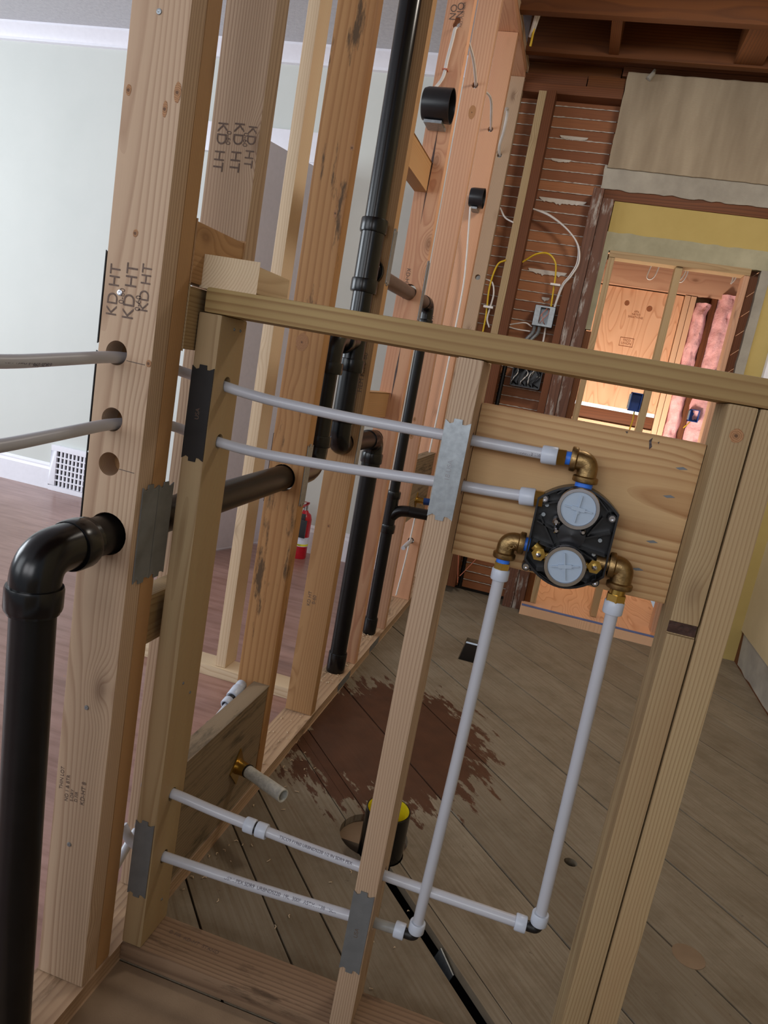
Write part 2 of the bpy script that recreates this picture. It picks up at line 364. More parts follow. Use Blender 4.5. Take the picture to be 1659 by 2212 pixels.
# --- old diagonal board floor of the stripped room
def clip(poly, n, d, keep):
    out = []
    for i in range(len(poly)):
        a, b = poly[i], poly[(i + 1) % len(poly)]; fa = (a[0] * n[0] + a[1] * n[1] - d) * keep; fb = (b[0] * n[0] + b[1] * n[1] - d) * keep
        if fa >= 0: out.append(a)
        if (fa >= 0) != (fb >= 0):
            t = fa / (fa - fb); out.append((a[0] + (b[0] - a[0]) * t, a[1] + (b[1] - a[1]) * t))
    return out
nn = (math.sin(math.radians(48)), math.cos(math.radians(48)))
offs = [-.34, -.09, .16, .307, .411, .596, .628, .66, .906, 1.155, 1.40, 1.655, 1.9, 2.145, 2.39, 2.64, 2.89, 3.14, 3.39]
fl = MB()
for a, b in zip(offs, offs[1:]):
    rect = [(0, .0), (1.72, .0), (1.72, 3.0), (0, 3.0)] if a != .596 else [(0, 0), (.36, 0), (.36, 3), (0, 3)]; g = .0026 if a < .59 or a > .64 else .0006
    q = clip(clip(rect, nn, a + g, 1), nn, b - g, -1)
    if len(q) > 2: fl.prism([(x, y, -.02 + random.uniform(-.001, .001)) for x, y in q], (0, 0, .02))
floor = fl.build('floor', M_plank, origin=(0, 0, 0), kind='structure', smooth=False)
cut(floor, [((.345, 1.905, -.1), (.415, 2.2, .1), None), ((.338, .583, -.1), (.338, .583, .1), .088), ((.369, .533, -.1), (.369, .533, .1), .0575), ((.834, .735, -.1), (.834, .735, .1), .017)])
MB().box((-.1, -1.2, -.34), (1.8, 3.0, -.32)).build('trim_1', M_void, kind='structure')['label'] = 'dark dirt seen through the gaps in the board floor'
MB().box((-.03, .05, -.30), (.0, 3.0, -.0)).build('trim_2', M_void, kind='structure')
MB().box((.0, -1.3, -.02), (1.8, -.004, 0)).build('floor', M_front, kind='structure', origin=(0, 0, 0))
MB().box((-6, -2.6, -.02), (-.0, 2.95, 0)).build('floor', M_redfloor, kind='structure', origin=(0, 0, 0))
# flush plug circle and edge chips in the floor
plug = MB().lathe((1.097, .530, -.004), (0, 0, 1), [(0, 0), (.0045, 0), (.0045, .036), (0, .036)], 32).build('round_floor_patch', M_front)
tag(plug, 'flush round wooden plug in the board floor at lower right', 'patch')

# --- living room beyond the long wall
MB().box((-6, 2.95, -.02), (-.03, 3.0, 2.78)).build('wall_living', M_green, kind='structure')
MB().box((-6, -2.6, 2.76), (-.089, 2.95, 2.80)).build('ceiling', M_ceil, kind='structure')
MB().prism([(-6, 2.95, 2.76), (-6, 2.88, 2.76), (-6, 2.88, 2.748), (-6, 2.915, 2.715), (-6, 2.93, 2.69), (-6, 2.93, 2.676), (-6, 2.95, 2.672)], (5.95, 0, 0)).build('trim_3', M_white, kind='structure', sharp=20)
MB().prism([(-6, 2.95, 0), (-6, 2.93, 0), (-6, 2.93, .13), (-6, 2.938, .145), (-6, 2.938, .155), (-6, 2.95, .17)], (3.42, 0, 0)).build('baseboard_living', M_white, kind='structure', sharp=20)
MB().prism([(-1.02, 2.95, 0), (-1.02, 2.93, 0), (-1.02, 2.93, .13), (-1.02, 2.938, .145), (-1.02, 2.938, .155), (-1.02, 2.95, .17)], (.97, 0, 0)).build('baseboard_living', M_white, kind='structure', sharp=20)
# register
reg = thing('air_register', (-2.40, 2.93, 0), 'white louvred metal air register set in the baseboard left of the doubled stud', 'register')
r = MB(); X0, X1, Z0, Z1 = -2.58, -2.2, 0.0, .30
r.box((X0, 2.915, Z0), (X1, 2.95, Z0 + .035)).box((X0, 2.915, Z1 - .035), (X1, 2.95, Z1)).box((X0, 2.915, Z0 + .035), (X0 + .045, 2.95, Z1 - .035)).box((X1 - .045, 2.915, Z0 + .035), (X1, 2.95, Z1 - .035))
r.build('frame', M_white, reg, bevel=.003)
g = MB(); nx, nz = 10, 6
for i in range(1, nx): x = X0 + .045 + (X1 - X0 - .09) * i / nx; g.box((x - .006, 2.919, Z0 + .03), (x + .006, 2.93, Z1 - .03))
for i in range(1, nz): z = Z0 + .035 + (Z1 - Z0 - .07) * i / nz; g.box((X0 + .04, 2.917, z - .004), (X1 - .04, 2.93, z + .004))
g.build('grille', M_white, reg); MB().box((X0 + .03, 2.932, Z0 + .02), (X1 - .03, 2.945, Z1 - .02)).build('duct_opening', M_rub, reg)
# door + casing
tr = MB(); tr.box((-1.95, 2.92, 2.18), (-1.0, 2.95, 2.335)).box((-1.10, 2.925, 0), (-1.015, 2.95, 2.18)).box((-1.95, 2.925, 0), (-1.86, 2.95, 2.18)); tr.build('trim_4', M_white, kind='structure', bevel=.003)
d = (V(-1.30, 2.10, 0) - V(-1.075, 2.90, 0)).normalized(); nrm = V(-d.y, d.x, 0)
a = V(-1.075, 2.90, .012); bq = a + d * .70
dr = MB().prism([a, bq, bq + nrm * .035, a + nrm * .035], (0, 0, 2.14)).build('door_1', M_door, kind='structure', bevel=.002)
for s_ in (0,):
    k = bq - d * .06; MB().lathe(k + V(0, 0, .95), -nrm, [(0, .0), (0, .026), (.006, .026), (.01, .01), (.03, .01), (.036, .024), (.055, .026), (.062, .015), (.062, 0)], 20).build('door_knob', M_chrome, dr)

# --- ceiling of the stripped room: joists run left to right, dark deck above
MB().box((-.09, -2.6, 2.915), (1.8, 5.0, 2.94)).build('ceiling', W_joist, kind='structure')
for i, y in enumerate((2.33, 2.70)):
    tag(board('ceiling_joist', (0.0, y, 2.725), (1.8, y + .042, 2.915), 'x', W_joist, .002), 'dark old ceiling joist, ' + ('the nearer one, cut by the picture top', 'the farther one, just before the lath wall')[i], 'joist', 'old ceiling joists')
tag(board('joist_blocking', (.385, 2.372, 2.735), (.43, 2.70, 2.875), 'y', W_joist, .002), 'short blocking piece nailed between the last two ceiling joists', 'blocking')
tag(board('joist_blocking', (.93, 2.372, 2.735), (1.05, 2.70, 2.875), 'y', W_joist, .002), 'wider blocking board between the last two joists at the right edge', 'blocking')

# --- back wall: lath, posts, plaster
YB = 2.93
wb = MB(); z = .02; i = 0
while z < 2.60:
    wb.box((-.03, YB + .03 + random.uniform(0, .003), z), (.50, YB + .04, z + .0465)); z += .0505
wall_back = wb.build('wall_back', M_lath, kind='structure', smooth=False)
keys = MB(); z = .02; 
while z < 2.60:
    n = 40; zz = z + .0485
    pts = [(-.02 + .5 * k / n, YB + .0275, zz - .001 + .0015 * noise.noise(V(k * .9, z * 7, 0))) for k in range(n + 1)]
    keys.tube(pts, [.0021 + .0022 * noise.noise(V(k * 1.3, z * 9, 3)) for k in range(n + 1)], 5)
    z += .0505
keys.build('plaster_keys', M_paste, wall_back)
def blob_strip(x0, x1, z, h, seed):
    n = 26; up = []; dn = []
    for k in range(n + 1):
        x = x0 + (x1 - x0) * k / n; e = abs(math.sin(math.pi * k / n)) ** .4
        up.append((x, YB + .024, z + .004)); dn.append((x, YB + .024, z - h * e * (.55 + .6 * abs(noise.noise(V(k * .45, seed, 0))) + .3 * noise.noise(V(k * 1.2, seed, 5)))))
    return MB().prism(up + dn[::-1], (0, .012, 0))
for (x0, x1, z, h, sd) in ((.08, .16, 2.455, .016, 1), (.22, .36, 2.452, .018, 2), (.20, .30, 2.34, .016, 3), (.18, .42, 2.15, .030, 4), (.20, .40, 1.795, .030, 5), (.30, .34, 1.66, .02, 6)):
    blob_strip(x0, x1, z, h, sd).build('plaster_squeeze', M_paste, wall_back)
MB().box((-.03, YB + .045, 0), (.56, YB + .07, 2.9)).build('wall_back', M_void, kind='structure')
# header timbers over lath
tag(board('old_header_board', (-.02, 2.90, 2.665), (.30, 2.96, 2.715), 'x', W_dark), 'dark brown header board above the laths, left piece', 'header board')
tag(board('old_header_board', (.305, 2.885, 2.661), (.484, 2.955, 2.714), 'x', W_joist), 'short light-brown block beside the dark header board over the laths', 'header board')
tag(board('wall_top_plate', (-.02, 2.87, 2.615), (.484, 2.96, 2.66), 'x', W_dark), 'rough dark top plate directly over the lath wall', 'top plate')
tag(board('wall_top_plate', (.46, 2.90, 2.73), (1.75, 2.97, 2.775), 'x', W_dark), 'dark timber plate above the brown plaster panel', 'top plate')
tag(board('wall_top_plate', (-.02, 2.90, 2.777), (1.75, 2.97, 2.913), 'x', W_dark), 'tall dark timber above the laths, under the ceiling deck', 'top plate')
tag(board('wall_top_plate', (-.02, 2.93, 2.716), (.455, 2.985, 2.776), 'x', W_joist), 'brown timber in the shadow above the header blocks', 'top plate')
# studs against the laths
tag(board('wall_stud', (.086, 2.832, .04), (.124, 2.92, 2.61), 'z', W_green), 'pale new stud in front of the lath wall, fixed to an old red-brown one', 'stud')
tag(board('wall_stud', (.1245, 2.834, .04), (.170, 2.92, 2.618), 'z', W_dark), 'old red-brown stud beside the pale one in front of the lath wall', 'stud')
# door posts
tag(board('door_post', (.445, 2.845, 0), (.497, 2.93, 2.20), 'z', W_post), 'old brown door post smeared with white plaster, left of the pair', 'post', 'old posts beside the doorway')
tag(board('door_post', (.499, 2.85, 0), (.555, 2.93, 2.157), 'z', W_post), 'old brown door post touching the plaster strip, right of the pair', 'post', 'old posts beside the doorway')
tag(board('wall_cleat', (.405, 2.855, .9), (.443, 2.93, 1.74), 'z', W_dark), 'short reddish timber cleat between junction box and door posts', 'cleat')
tag(board('doorway_edge_board', (.556, 2.86, 0), (.588, 2.93, 1.52), 'z', W_joist), 'narrow brown edge board below the plaster strip, with round holes', 'board')
# plaster panel with ragged lower part
def ragged(x0, x1, z0, z1, y0, y1, amp=.008, seed=0, sides='lrbt'):
    pts = []
    def seg(a, b, j, on):
        n = max(2, int((V(b) - V(a)).length / .02))
        for k in range(n):
            p = V(a).lerp(V(b), k / n); e = amp * noise.noise(V(p.x * 22 + seed, p.z * 22, j)) if on else 0
            pts.append((p.x + (e if j % 2 else 0), y0, p.z + (0 if j % 2 else e)))
    seg((x0, y0, z0), (x1, y0, z0), 0, 'b' in sides); seg((x1, y0, z0), (x1, y0, z1), 1, 'r' in sides); seg((x1, y0, z1), (x0, y0, z1), 2, 't' in sides); seg((x0, y0, z1), (x0, y0, z0), 3, 'l' in sides)
    return MB().prism(pts, (0, y1 - y0, 0))
pp = ragged(.487, 1.75, 2.302, 2.735, 2.862, 2.90, .003, 1).build('wall_over_doorway', M_paper, kind='structure')
ragged(.476, 1.75, 2.205, 2.315, 2.872, 2.905, .008, 4).build('scratch_coat', M_grey, pp)
blob = MB(); blob.tube(spline([(.60, 2.855, 2.755), (.61, 2.85, 2.735), (.597, 2.85, 2.71), (.588, 2.85, 2.70)], 5), [.006] * 15 + [.012], 8) if False else blob.tube([(.605, 2.855, 2.75), (.60, 2.85, 2.73), (.585, 2.85, 2.705)], [.006, .011, .013], 8)
blob.build('plaster_crumb', M_grey, pp)
tag(board('doorway_header', (.4985, 2.88, 2.158), (1.75, 2.96, 2.212), 'x', W_dark), 'dark timber strip between the grey plaster band and the yellow wall strip', 'header board')
ys = MB().box((.558, 2.885, 2.008), (1.75, 2.92, 2.157)).build('wall_doorway', M_yellow, kind='structure')
ragged(.552, 1.36, 1.922, 2.012, 2.880, 2.92, .006, 9, 'bt').build('plaster_band', M_greyy, ys)
ragged(.552, .582, 1.53, 1.925, 2.878, 2.92, .005, 12, 'lr').build('plaster_strip', M_greyy, ys)
ragged(1.302, 1.345, .05, 1.925, 2.878, 2.92, .004, 14, 'l').build('plaster_strip', M_grey, ys)
MB().box((1.346, 2.884, .0), (1.67, 2.93, 2.01)).build('yellow_panel', M_yellow, ys)
tag(board('window_casing', (1.425, 2.83, .75), (1.475, 2.88, 2.1), 'z', M_white), 'white casing strip at the right edge beside the yellow wall', 'casing')
# diagonal sheathing in the slot right of the doorway
sh = MB(); z = .0
while z < 2.0:
    sh.prism([(1.255, 2.93, z), (1.31, 2.93, z + .055), (1.31, 2.93, z + .145), (1.255, 2.93, z + .09)], (0, .02, 0)); z += .094
sh.build('wall_sheathing', W_dark, kind='structure', smooth=False)
# right side wall
rw = MB().box((1.66, -1.3, .17), (1.72, 2.93, 2.9)).build('wall_right', M_wallR, kind='structure')
n = 40; pts = [(1.664, -.6 + 3.4 * k / n, .012 + .012 * noise.noise(V(k * .8, 0, 0))) for k in range(n + 1)] + [(1.664, 2.84, .175), (1.664, -.6, .175)]
MB().prism(pts, (.04, 0, 0)).build('rough_lower_plaster', M_grey, rw)
MB().box((1.668, -1.3, 0), (1.72, 2.93, .17)).build('wall_right', W_dark, kind='structure')
MB().box((1.30, 2.90, 0), (1.67, 2.95, .17)).build('wall_right', M_grey, kind='structure')

# --- doorway framing
FL = 'doorway frame'
tag(board('door_frame_stud', (.589, 2.86, .054), (.620, 2.95, 1.888), 'z', W_green), 'left side stud of the framed doorway opening', 'stud')
tag(board('door_frame_stud', (1.229, 2.86, .03), (1.2545, 2.95, 1.888), 'z', W_pink2), 'right side stud of the framed doorway opening', 'stud')
tag(board('door_frame_stud', (.914, 2.875, .054), (.948, 2.96, 1.888), 'z', W_green), 'single centre stud standing in the doorway opening', 'stud')
tag(board('door_frame_header', (.589, 2.86, 1.889), (1.2545, 2.95, 1.922), 'x', W_green), 'pale header across the top of the doorway opening', 'header board')
# raised floor of the closet beyond
rf = MB().box((.545, 2.80, .028), (1.30, 4.4, .052)).build('floor', M_ply, kind='structure', origin=(0, 0, 0))
ed = MB().box((.545, 2.775, .0), (1.30, 2.80, .045)).build('threshold_strip', W_new); tag(ed, 'pale wooden strip along the front edge of the raised closet floor', 'threshold')
MB().box((.55, 2.789, .046), (1.30, 2.801, .054)).build('blue_edge', simple('blue_line', (96, 112, 160), .7), ed)

# --- closet beyond the doorway
YC = 4.2
sheet = MB().box((.40, YC, 1.174), (1.122, YC + .018, 1.962)).build('plywood_sheet', M_ply, origin=(.8, YC, 1.17)); tag(sheet, 'plywood sheet with dark knots and a faint stamp, seen through the doorway', 'plywood')
def disc(p, n, r, mat, name, par, t=.0015): return MB().lathe(p, n, [(0, 0), (t, 0), (t, r), (0, r)], 18).build(name, mat, par)
M_knot = simple('knot', (140, 84, 50), .7, var=.3, scale=90)
disc((.775, YC - .0005, 1.865), (0, -1, 0), .016, M_knot, 'knot', sheet); disc((.925, YC - .0005, 1.85), (0, -1, 0), .018, M_knot, 'knot', sheet)
text_mesh('grade_stamp', 'APA\nRATED\nSHEATHING', .018, M_knot, frame((.85, YC - .0015, 1.80), (1, 0, 0), (0, -1, 0)), sheet)
text_mesh('grade_stamp', 'TECO\nUNION', .020, M_knot, frame((.83, YC - .0015, 1.615), (1, 0, 0), (0, -1, 0)), sheet)
fm = MB()
for (x0, z0, x1, z1) in ((.785, 1.64, .875, 1.643), (.785, 1.585, .875, 1.588), (.785, 1.585, .788, 1.643), (.872, 1.585, .875, 1.643)): fm.box((x0, YC - .0015, z0), (x1, YC, z1))
fm.build('stamp_frame', M_knot, sheet)
MB().box((.2, YC + .06, -.02), (2.0, YC + .08, 1.150)).box((.2, YC + .06, 1.176), (2.0, YC + .08, 2.75)).build('wall_closet', M_wallR, kind='structure')
MB().box((-.6, 5.2, .2), (2.6, 5.3, 2.6)).build('slot_reflector', M_white, kind='structure')  # white reflector added outside so the closet wall slot shows bright
area('daylight_outside_closet', (.9, 4.5, 2.2), (.9, 5.2, 1.1), 1.8, .4, 70, (.9, .95, 1))
cb = tag(board('dark_header', (.40, YC - .002, 1.065), (1.122, YC + .05, 1.148), 'x', W_dark), 'dark stained old board below the plywood sheet in the closet', 'board')
tag(board('closet_rail', (.30, YC - .02, .985), (1.125, YC + .03, 1.062), 'x', W_new), 'pale rail under the dark old board in the closet', 'rail')
tag(board('closet_top_beam', (.30, YC - .03, 1.97), (1.45, YC + .03, 2.12), 'x', W_pink2), 'horizontal wooden beam over the plywood sheet in the closet', 'beam')
for i, x in enumerate((1.126, 1.163)): tag(board('closet_stud', (x, YC - .03, .2), (x + .034, YC + .05, 1.965), 'z', W_new), ('left', 'right')[i] + ' one of two pale studs beside the pink insulation', 'stud')
tag(board('closet_stud', (1.290, YC - .02, .2), (1.328, YC + .05, 2.0), 'z', W_dark), 'dark old stud between the two strips of pink insulation', 'stud')
tag(board('closet_stud', (1.49, YC - .05, .2), (1.53, YC + .05, 2.1), 'z', W_new), 'pale stud right of the pink insulation, mostly hidden', 'stud')
for i, yj in enumerate((3.45, 3.85)): tag(board('closet_joist', (.3, yj, 2.10), (1.7, yj + .04, 2.16), 'x', W_new), ('nearer', 'farther')[i] + ' pale ceiling batten of the closet', 'joist')
MB().box((.2, 3.02, 2.17), (1.8, YC + .1, 2.2)).build('ceiling', W_joist, kind='structure')
MB().box((.2, 3.02, 0), (.22, YC + .1, 2.2)).build('wall_closet', M_wallR, kind='structure')
def batt(x0, x1, z0, z1, y, seed, lab):
    bm = bmesh.new(); nx, nz = 8, 44; gridf = []
    for j in range(nz + 1):
        row = []
        for i in range(nx + 1):
            u = i / nx; x = x0 + (x1 - x0) * u; z = z0 + (z1 - z0) * j / nz; e = abs(math.sin(math.pi * u)) ** .5
            wob = .026 * noise.noise(V(seed, z * 9, 1)) ; d_ = .05 * e + .034 * noise.noise(V(x * 28 + seed, 0, z * 16)) * e + .018 * noise.noise(V(x * 60 + seed, 4, z * 50)) * e
            xx = x + (wob if i in (0, nx) else wob * .7) + (.010 * noise.noise(V(seed + i, 7, z * 20)) if i in (0, nx) else 0)
            row.append(bm.verts.new((xx, y - d_, z)))
        gridf.append(row)
    for j in range(nz):
        for i in range(nx): bm.faces.new([gridf[j][i], gridf[j][i + 1], gridf[j + 1][i + 1], gridf[j + 1][i]])
    back = [bm.verts.new((x0, y + .04, z0)), bm.verts.new((x1, y + .04, z0)), bm.verts.new((x1, y + .04, z1)), bm.verts.new((x0, y + .04, z1))]
    bm.faces.new(back)
    for (r0, k0, k1) in ((gridf[0], 0, 1), (gridf[-1][::-1], 2, 3)): bm.faces.new([back[k0]] + r0 + [back[k1]])
    bm.faces.new([back[3]] + [r_[0] for r_ in gridf[::-1]] + [back[0]]); bm.faces.new([back[1]] + [r_[-1] for r_ in gridf] + [back[2]])
    mb = MB(); mb.bm.free(); mb.bm = bm; o = mb.build('insulation_batt', M_pink, sharp=80); tag(o, lab, 'insulation'); return o
batt(1.20, 1.292, .9, 1.93, YC - .01, 3, 'narrow strip of pink fibreglass left of the dark closet stud')
batt(1.33, 1.485, .9, 2.0, YC - .01, 8, 'wider strip of pink fibreglass right of the dark closet stud')
# ceiling lamp bracket and cable loops in closet
br = thing('fixture_bracket', (.86, 3.6, 2.09), 'galvanised ceiling fixture bracket with a hanging cable loop in the closet', 'bracket')
m_ = MB()
for dx in (-.05, .05): m_.box((.86 + dx - .012, 3.5, 2.085), (.86 + dx + .012, 3.72, 2.095))
for dy in (3.53, 3.61, 3.69): m_.box((.80, dy - .010, 2.083), (.92, dy + .010, 2.092))
m_.build('plate', M_galv, br)
MB().tube(spline([(.855, 3.6, 2.085), (.84, 3.6, 2.02), (.83, 3.6, 1.95), (.85, 3.6, 1.935), (.872, 3.6, 1.96), (.885, 3.6, 2.03), (.89, 3.6, 2.085)], 6), .004, 8).build('cable_loop', M_nm, br)
cl = MB().tube(spline([(1.02, 3.6, 2.17), (1.035, 3.6, 2.03), (1.02, 3.6, 1.965), (1.0, 3.6, 1.955), (.99, 3.6, 1.99)], 6), .004, 8).tube(spline([(1.03, 3.6, 2.17), (1.047, 3.6, 2.02), (1.03, 3.6, 1.95), (1.0, 3.6, 1.945)], 6), .004, 8)
tag(cl.build('hanging_cable', M_nm), 'white cable loop hanging right of the centre doorway stud', 'cable')
cl = MB().tube(spline([(1.30, 3.7, 2.17), (1.31, 3.7, 2.03), (1.306, 3.7, 1.99)], 5), .004, 8).tube(spline([(1.35, 3.7, 2.17), (1.325, 3.7, 2.03), (1.306, 3.7, 1.99)], 5), .004, 8)
tag(cl.build('hanging_cable', M_nm), 'short white forked cable above the right insulation strip', 'cable')
def blue_box(loc, w_, h_, lab, cable):
    t = thing('outlet_box', loc, lab, 'outlet box'); x, y, z = loc
    b_ = MB().box((x, y, z), (x + .004, y + .06, z + h_)).box((x + w_ - .004, y, z), (x + w_, y + .06, z + h_)).box((x, y, z), (x + w_, y + .06, z + .004)).box((x, y, z + h_ - .004), (x + w_, y + .06, z + h_)).box((x, y + .056, z), (x + w_, y + .06, z + h_))
    b_.build('box', M_blue, t); MB().box((x - .008, y + .002, z + .01), (x, y + .03, z + h_ - .01)).build('side_bracket', M_galv, t)
    if cable: MB().tube(spline(cable, 6), .0035, 8).build('cable', M_yel, t)
    return t
blue_box((.855, 2.90, 1.165), .056, .095, 'blue outlet box fixed to the left face of the centre doorway stud', [(.89, 2.93, 1.165), (.893, 2.93, 1.12), (.888, 2.93, 1.06), (.892, 2.93, .95)])
blue_box((1.325, YC - .10, 1.17), .06, .08, 'blue outlet box among pink insulation at the right of the doorway', [(1.345, YC - .07, 1.17), (1.325, YC - .08, 1.14), (1.31, YC - .08, 1.12)])

# ================================================================ LONG STUD WALL (runs away from the camera)
bp = board('bottom_plate', (-.089, -1.0, 0), (0, 2.92, .038), 'y', W_plate); tag(bp, 'long pale bottom plate of the stud wall running into the background', 'bottom plate')
tag(board('top_plate', (-.089, -.9, 2.672), (0, 2.86, 2.71), 'y', W_pink), 'lower top plate of the long stud wall', 'top plate')
tag(board('top_plate', (-.089, -.9, 2.711), (0, 2.90, 2.749), 'y', W_tan), 'upper top plate doubling the long stud wall top', 'top plate')
HX = -.050
def stud(y0, mat, lab, holes=(), th=.038, z1=2.671, x0=-.089, x1=0):
    o = board('wall_stud', (x0, y0, .0385), (x1, y0 + th, z1), 'z', mat); tag(o, lab, 'stud')
    if holes: cut(o, [((x, y0 - .1, z), (x, y0 + th + .1, z), r_) for x, z, r_ in holes])
    return o
HA = [(-.058, 1.106, .0175), (-.054, 1.010, .0175), (-.051, .944, .0175), (-.043, .838, .033)]
sA = stud(-.112, W_tan, 'front stud of the doubled pair at left, with round holes and ink stamps', HA)
stud(-.0735, W_brown, 'rear stud of the doubled pair at left, tight behind the drilled one', HA[:2] + HA[3:], th=.0375)
sB = stud(.124, W_tan, 'second tan stud behind the doubled pair, ink-stamped high up', [(HX, .839, .033)], th=.045)
sC = stud(.577, W_old, 'reclaimed stud blotched with black marks, the big pipe running into it', [(HX, .853, .033)], th=.042)
sD = stud(1.0, W_brown, 'stud right behind the tall black vent stack', [(-.045, .918, .034), (-.045, 1.41, .034)], th=.042)
sH = stud(1.475, W_pink, 'pink-toned stud with a long crack and a black round box on it', [(-.045, 1.425, .026), (-.046, 2.27, .012), (-.044, 2.283, .010)], th=.04)
sI = stud(1.915, W_pink2, 'pink stud with large knots, just right of the thin black vent pipe', [(-.042, 2.262, .012)], th=.04)
sJ = stud(2.405, W_pink, 'pink stud second from the far end of the long wall', [(-.04, 2.272, .012), (-.045, .345, .016)], th=.04)
sK = stud(2.85, W_tan, 'last stud of the long wall with a small round box near it', [(-.05, 2.30, .012), (-.04, 1.70, .014)], th=.04)
# ink stamps
def stamp(parent, y, items):
    for (x, z, s_, size, rot) in items:
        xd = (0, 0, 1) if rot > 0 else (0, 0, -1)
        text_mesh('ink_stamp', s_, size, M_ink, frame((x, y - .0006, z), xd, (0, -1, 0)), parent)
stamp(sA, -.112, [(-.072, 1.192, 'KD HT', .024, 1), (-.058, 1.186, '0-60', .012, 1), (-.045, 1.194, 'KD HT', .026, 1), (-.031, 1.180, '0-60', .012, 1), (-.022, 1.202, 'KD HT', .022, 1)])
stamp(sA, -.112, [(-.078, .415, 'THIN LOT', .009, 1), (-.066, .400, 'NO 1 & BTR', .009, 1), (-.052, .39, 'S-DRY\nD FIR', .008, 1), (-.036, .40, 'KD-HT 8', .011, 1)])
stamp(sB, .124, [(-.068, 1.46, 'KD HT', .026, -1), (-.055, 1.475, '0-60', .012, -1), (-.038, 1.462, 'KD HT', .026, -1), (-.024, 1.475, '0-60', .012, -1), (-.014, 1.465, 'KD HT', .022, -1)])
stamp(sH, 1.475, [(-.06, 1.45, 'KD-HT 0-60', .02, -1), (-.062, 2.305, 'NO', .03, 1), (-.040, 2.312, 'NO', .03, 1), (-.03, 2.30, 'NO.1 LUMBER', .012, 1)])
stamp(sI, 1.915, [(-.07, 1.36, 'KD HT', .026, -1), (-.045, 1.355, 'KD HT', .026, -1)])
stamp(sD, 1.0, [(-.02, 1.13, 'HEM FIR 0-60', .02, 1), (-.06, .42, 'KD HT\n0-60', .016, 1)])
# screws and nails on the doubled stud
def screw(p, n, r_, par, mat=M_galv): MB().lathe(p, n, [(0, r_), (.0012, r_ * .9), (.0016, r_ * .4), (.001, 0)], 12).build('screw', mat, par)
screw((-.046, -.1122, 1.553), (0, -1, 0), .004, sA); screw((-.062, -.1122, 1.19), (0, -1, 0), .0045, sA, M_chrome)
for x, z in ((-.046, .55), (-.052, .30)): screw((x, -.1122, z), (0, -1, 0), .004, sA)
# pencil lines
M_pen = simple('pencil', (90, 80, 76), .8, bump=0)
for z, x0, x1 in ((1.098, -.040, -.010), (.940, -.034, -.008)): MB().bar((x0, -.1124, z), (x1, -.1124, z - .001), .0006, .0008).build('pencil_line', M_pen, sA)
# crack in the stud by the vent
MB().prism([(-.045, 1.4745, 1.96), (-.041, 1.4745, 1.85), (-.0475, 1.4745, 1.65), (-.049, 1.4745, 1.85)], (0, .003, 0)).build('crack', M_char, sH)
MB().prism([(-.040, 1.4745, 1.24), (-.037, 1.4745, 1.15), (-.042, 1.4745, 1.04), (-.044, 1.4745, 1.15)], (0, .003, 0)).build('crack', M_char, sH)
# knots in the faces of the boards
def knot_mat():
    t = NT('knot_wood'); oc = t.coord(); ln = t.n('ShaderNodeVectorMath'); ln.operation = 'LENGTH'
    t.l(t.vmath('ADD', oc, t.vmath('MULTIPLY', (0.0006, .0006, .0006), (1, 1, 1))), ln.inputs[0]); d_ = ln.outputs['Value']
    n_ = t.noise(oc, 160, 3); dd = t.math('ADD', d_, t.math('MULTIPLY', t.math('SUBTRACT', n_, .5), .004))
    fr = t.math('FRACT', t.math('DIVIDE', dd, .0024))
    c = t.mix(t.ramp(fr, [(0, (0, 0, 0)), (.8, (1, 1, 1))]), lin((186, 140, 96)), lin((140, 96, 62)))
    c = t.mix(t.ramp(dd, [(.0015, (1, 1, 1)), (.003, (0, 0, 0))]), c, lin((58, 36, 24)))
    t.l(c, t.b.inputs['Base Color']); t.b.inputs['Roughness'].default_value = .7; return t.m
M_kn = knot_mat()
def knot(par, x, y, z, r_, ez=1.3):
    n_ = 22; pts = [(x + r_ * math.cos(2 * math.pi * k / n_) * (1 + .12 * noise.noise(V(k * .7, z * 9, x))), y - .0001, z + r_ * ez * math.sin(2 * math.pi * k / n_) * (1 + .15 * noise.noise(V(k * .7, z * 5, 3)))) for k in range(n_)]
    MB().prism(pts, (0, -.0003, 0)).build('knot', M_kn, par, origin=(x, y, z))
for a_ in ((-.006, -.112, 1.458, .005, 2.6), (-.022, -.112, 1.436, .0035, 3.0), (-.080, -.112, 1.455, .004, 1.8), (-.047, -.112, 1.273, .004, 1.3), (-.004, -.112, 1.10, .004, 1.3)): knot(sA, *a_)
for a_ in ((-.052, .577, 1.178, .016, 1.3), (-.019, .577, 1.47, .004, 2.6), (-.004, .577, 1.61, .005, 1.2)): knot(sC, *a_)
knot(sD, -.045, 1.0, .66, .005); knot(sI, -.034, 1.915, 2.165, .014, 1.8); knot(sI, -.036, 1.915, .90, .009, 1.6); knot(sI, -.036, 1.915, .97, .006, 1.6)
# blockings
tag(board('blocking', (-.039, -.0355, 1.226), (-.001, .1235, 1.314), 'y', W_brown), 'upper short blocking between doubled stud and stamped stud', 'blocking')
tag(board('blocking', (-.039, -.0355, 1.127), (-.001, .1235, 1.221), 'y', W_green), 'blocking behind the left end of the low wall rail', 'blocking')
tag(board('blocking', (-.052, -.0355, .634), (-.012, .1235, .722), 'y', W_green), 'low blocking beside the doubled stud below the steel plates', 'blocking')
tag(board('blocking_offcut', (0.001, .0, 1.2275), (.087, .132, 1.268), 'y', W_cream, .005), 'rough-sawn offcut lying on the left end of the rail, end grain showing', 'offcut')
tag(board('blocking', (-.086, 1.043, 1.752), (-.046, 1.4745, 1.846), 'y', W_brown), 'upper blocking right of the tall black stack', 'blocking')
tag(board('blocking', (-.088, 1.043, .984), (-.050, 1.4745, 1.072), 'y', W_brown), 'middle blocking behind the black trap elbow', 'blocking')
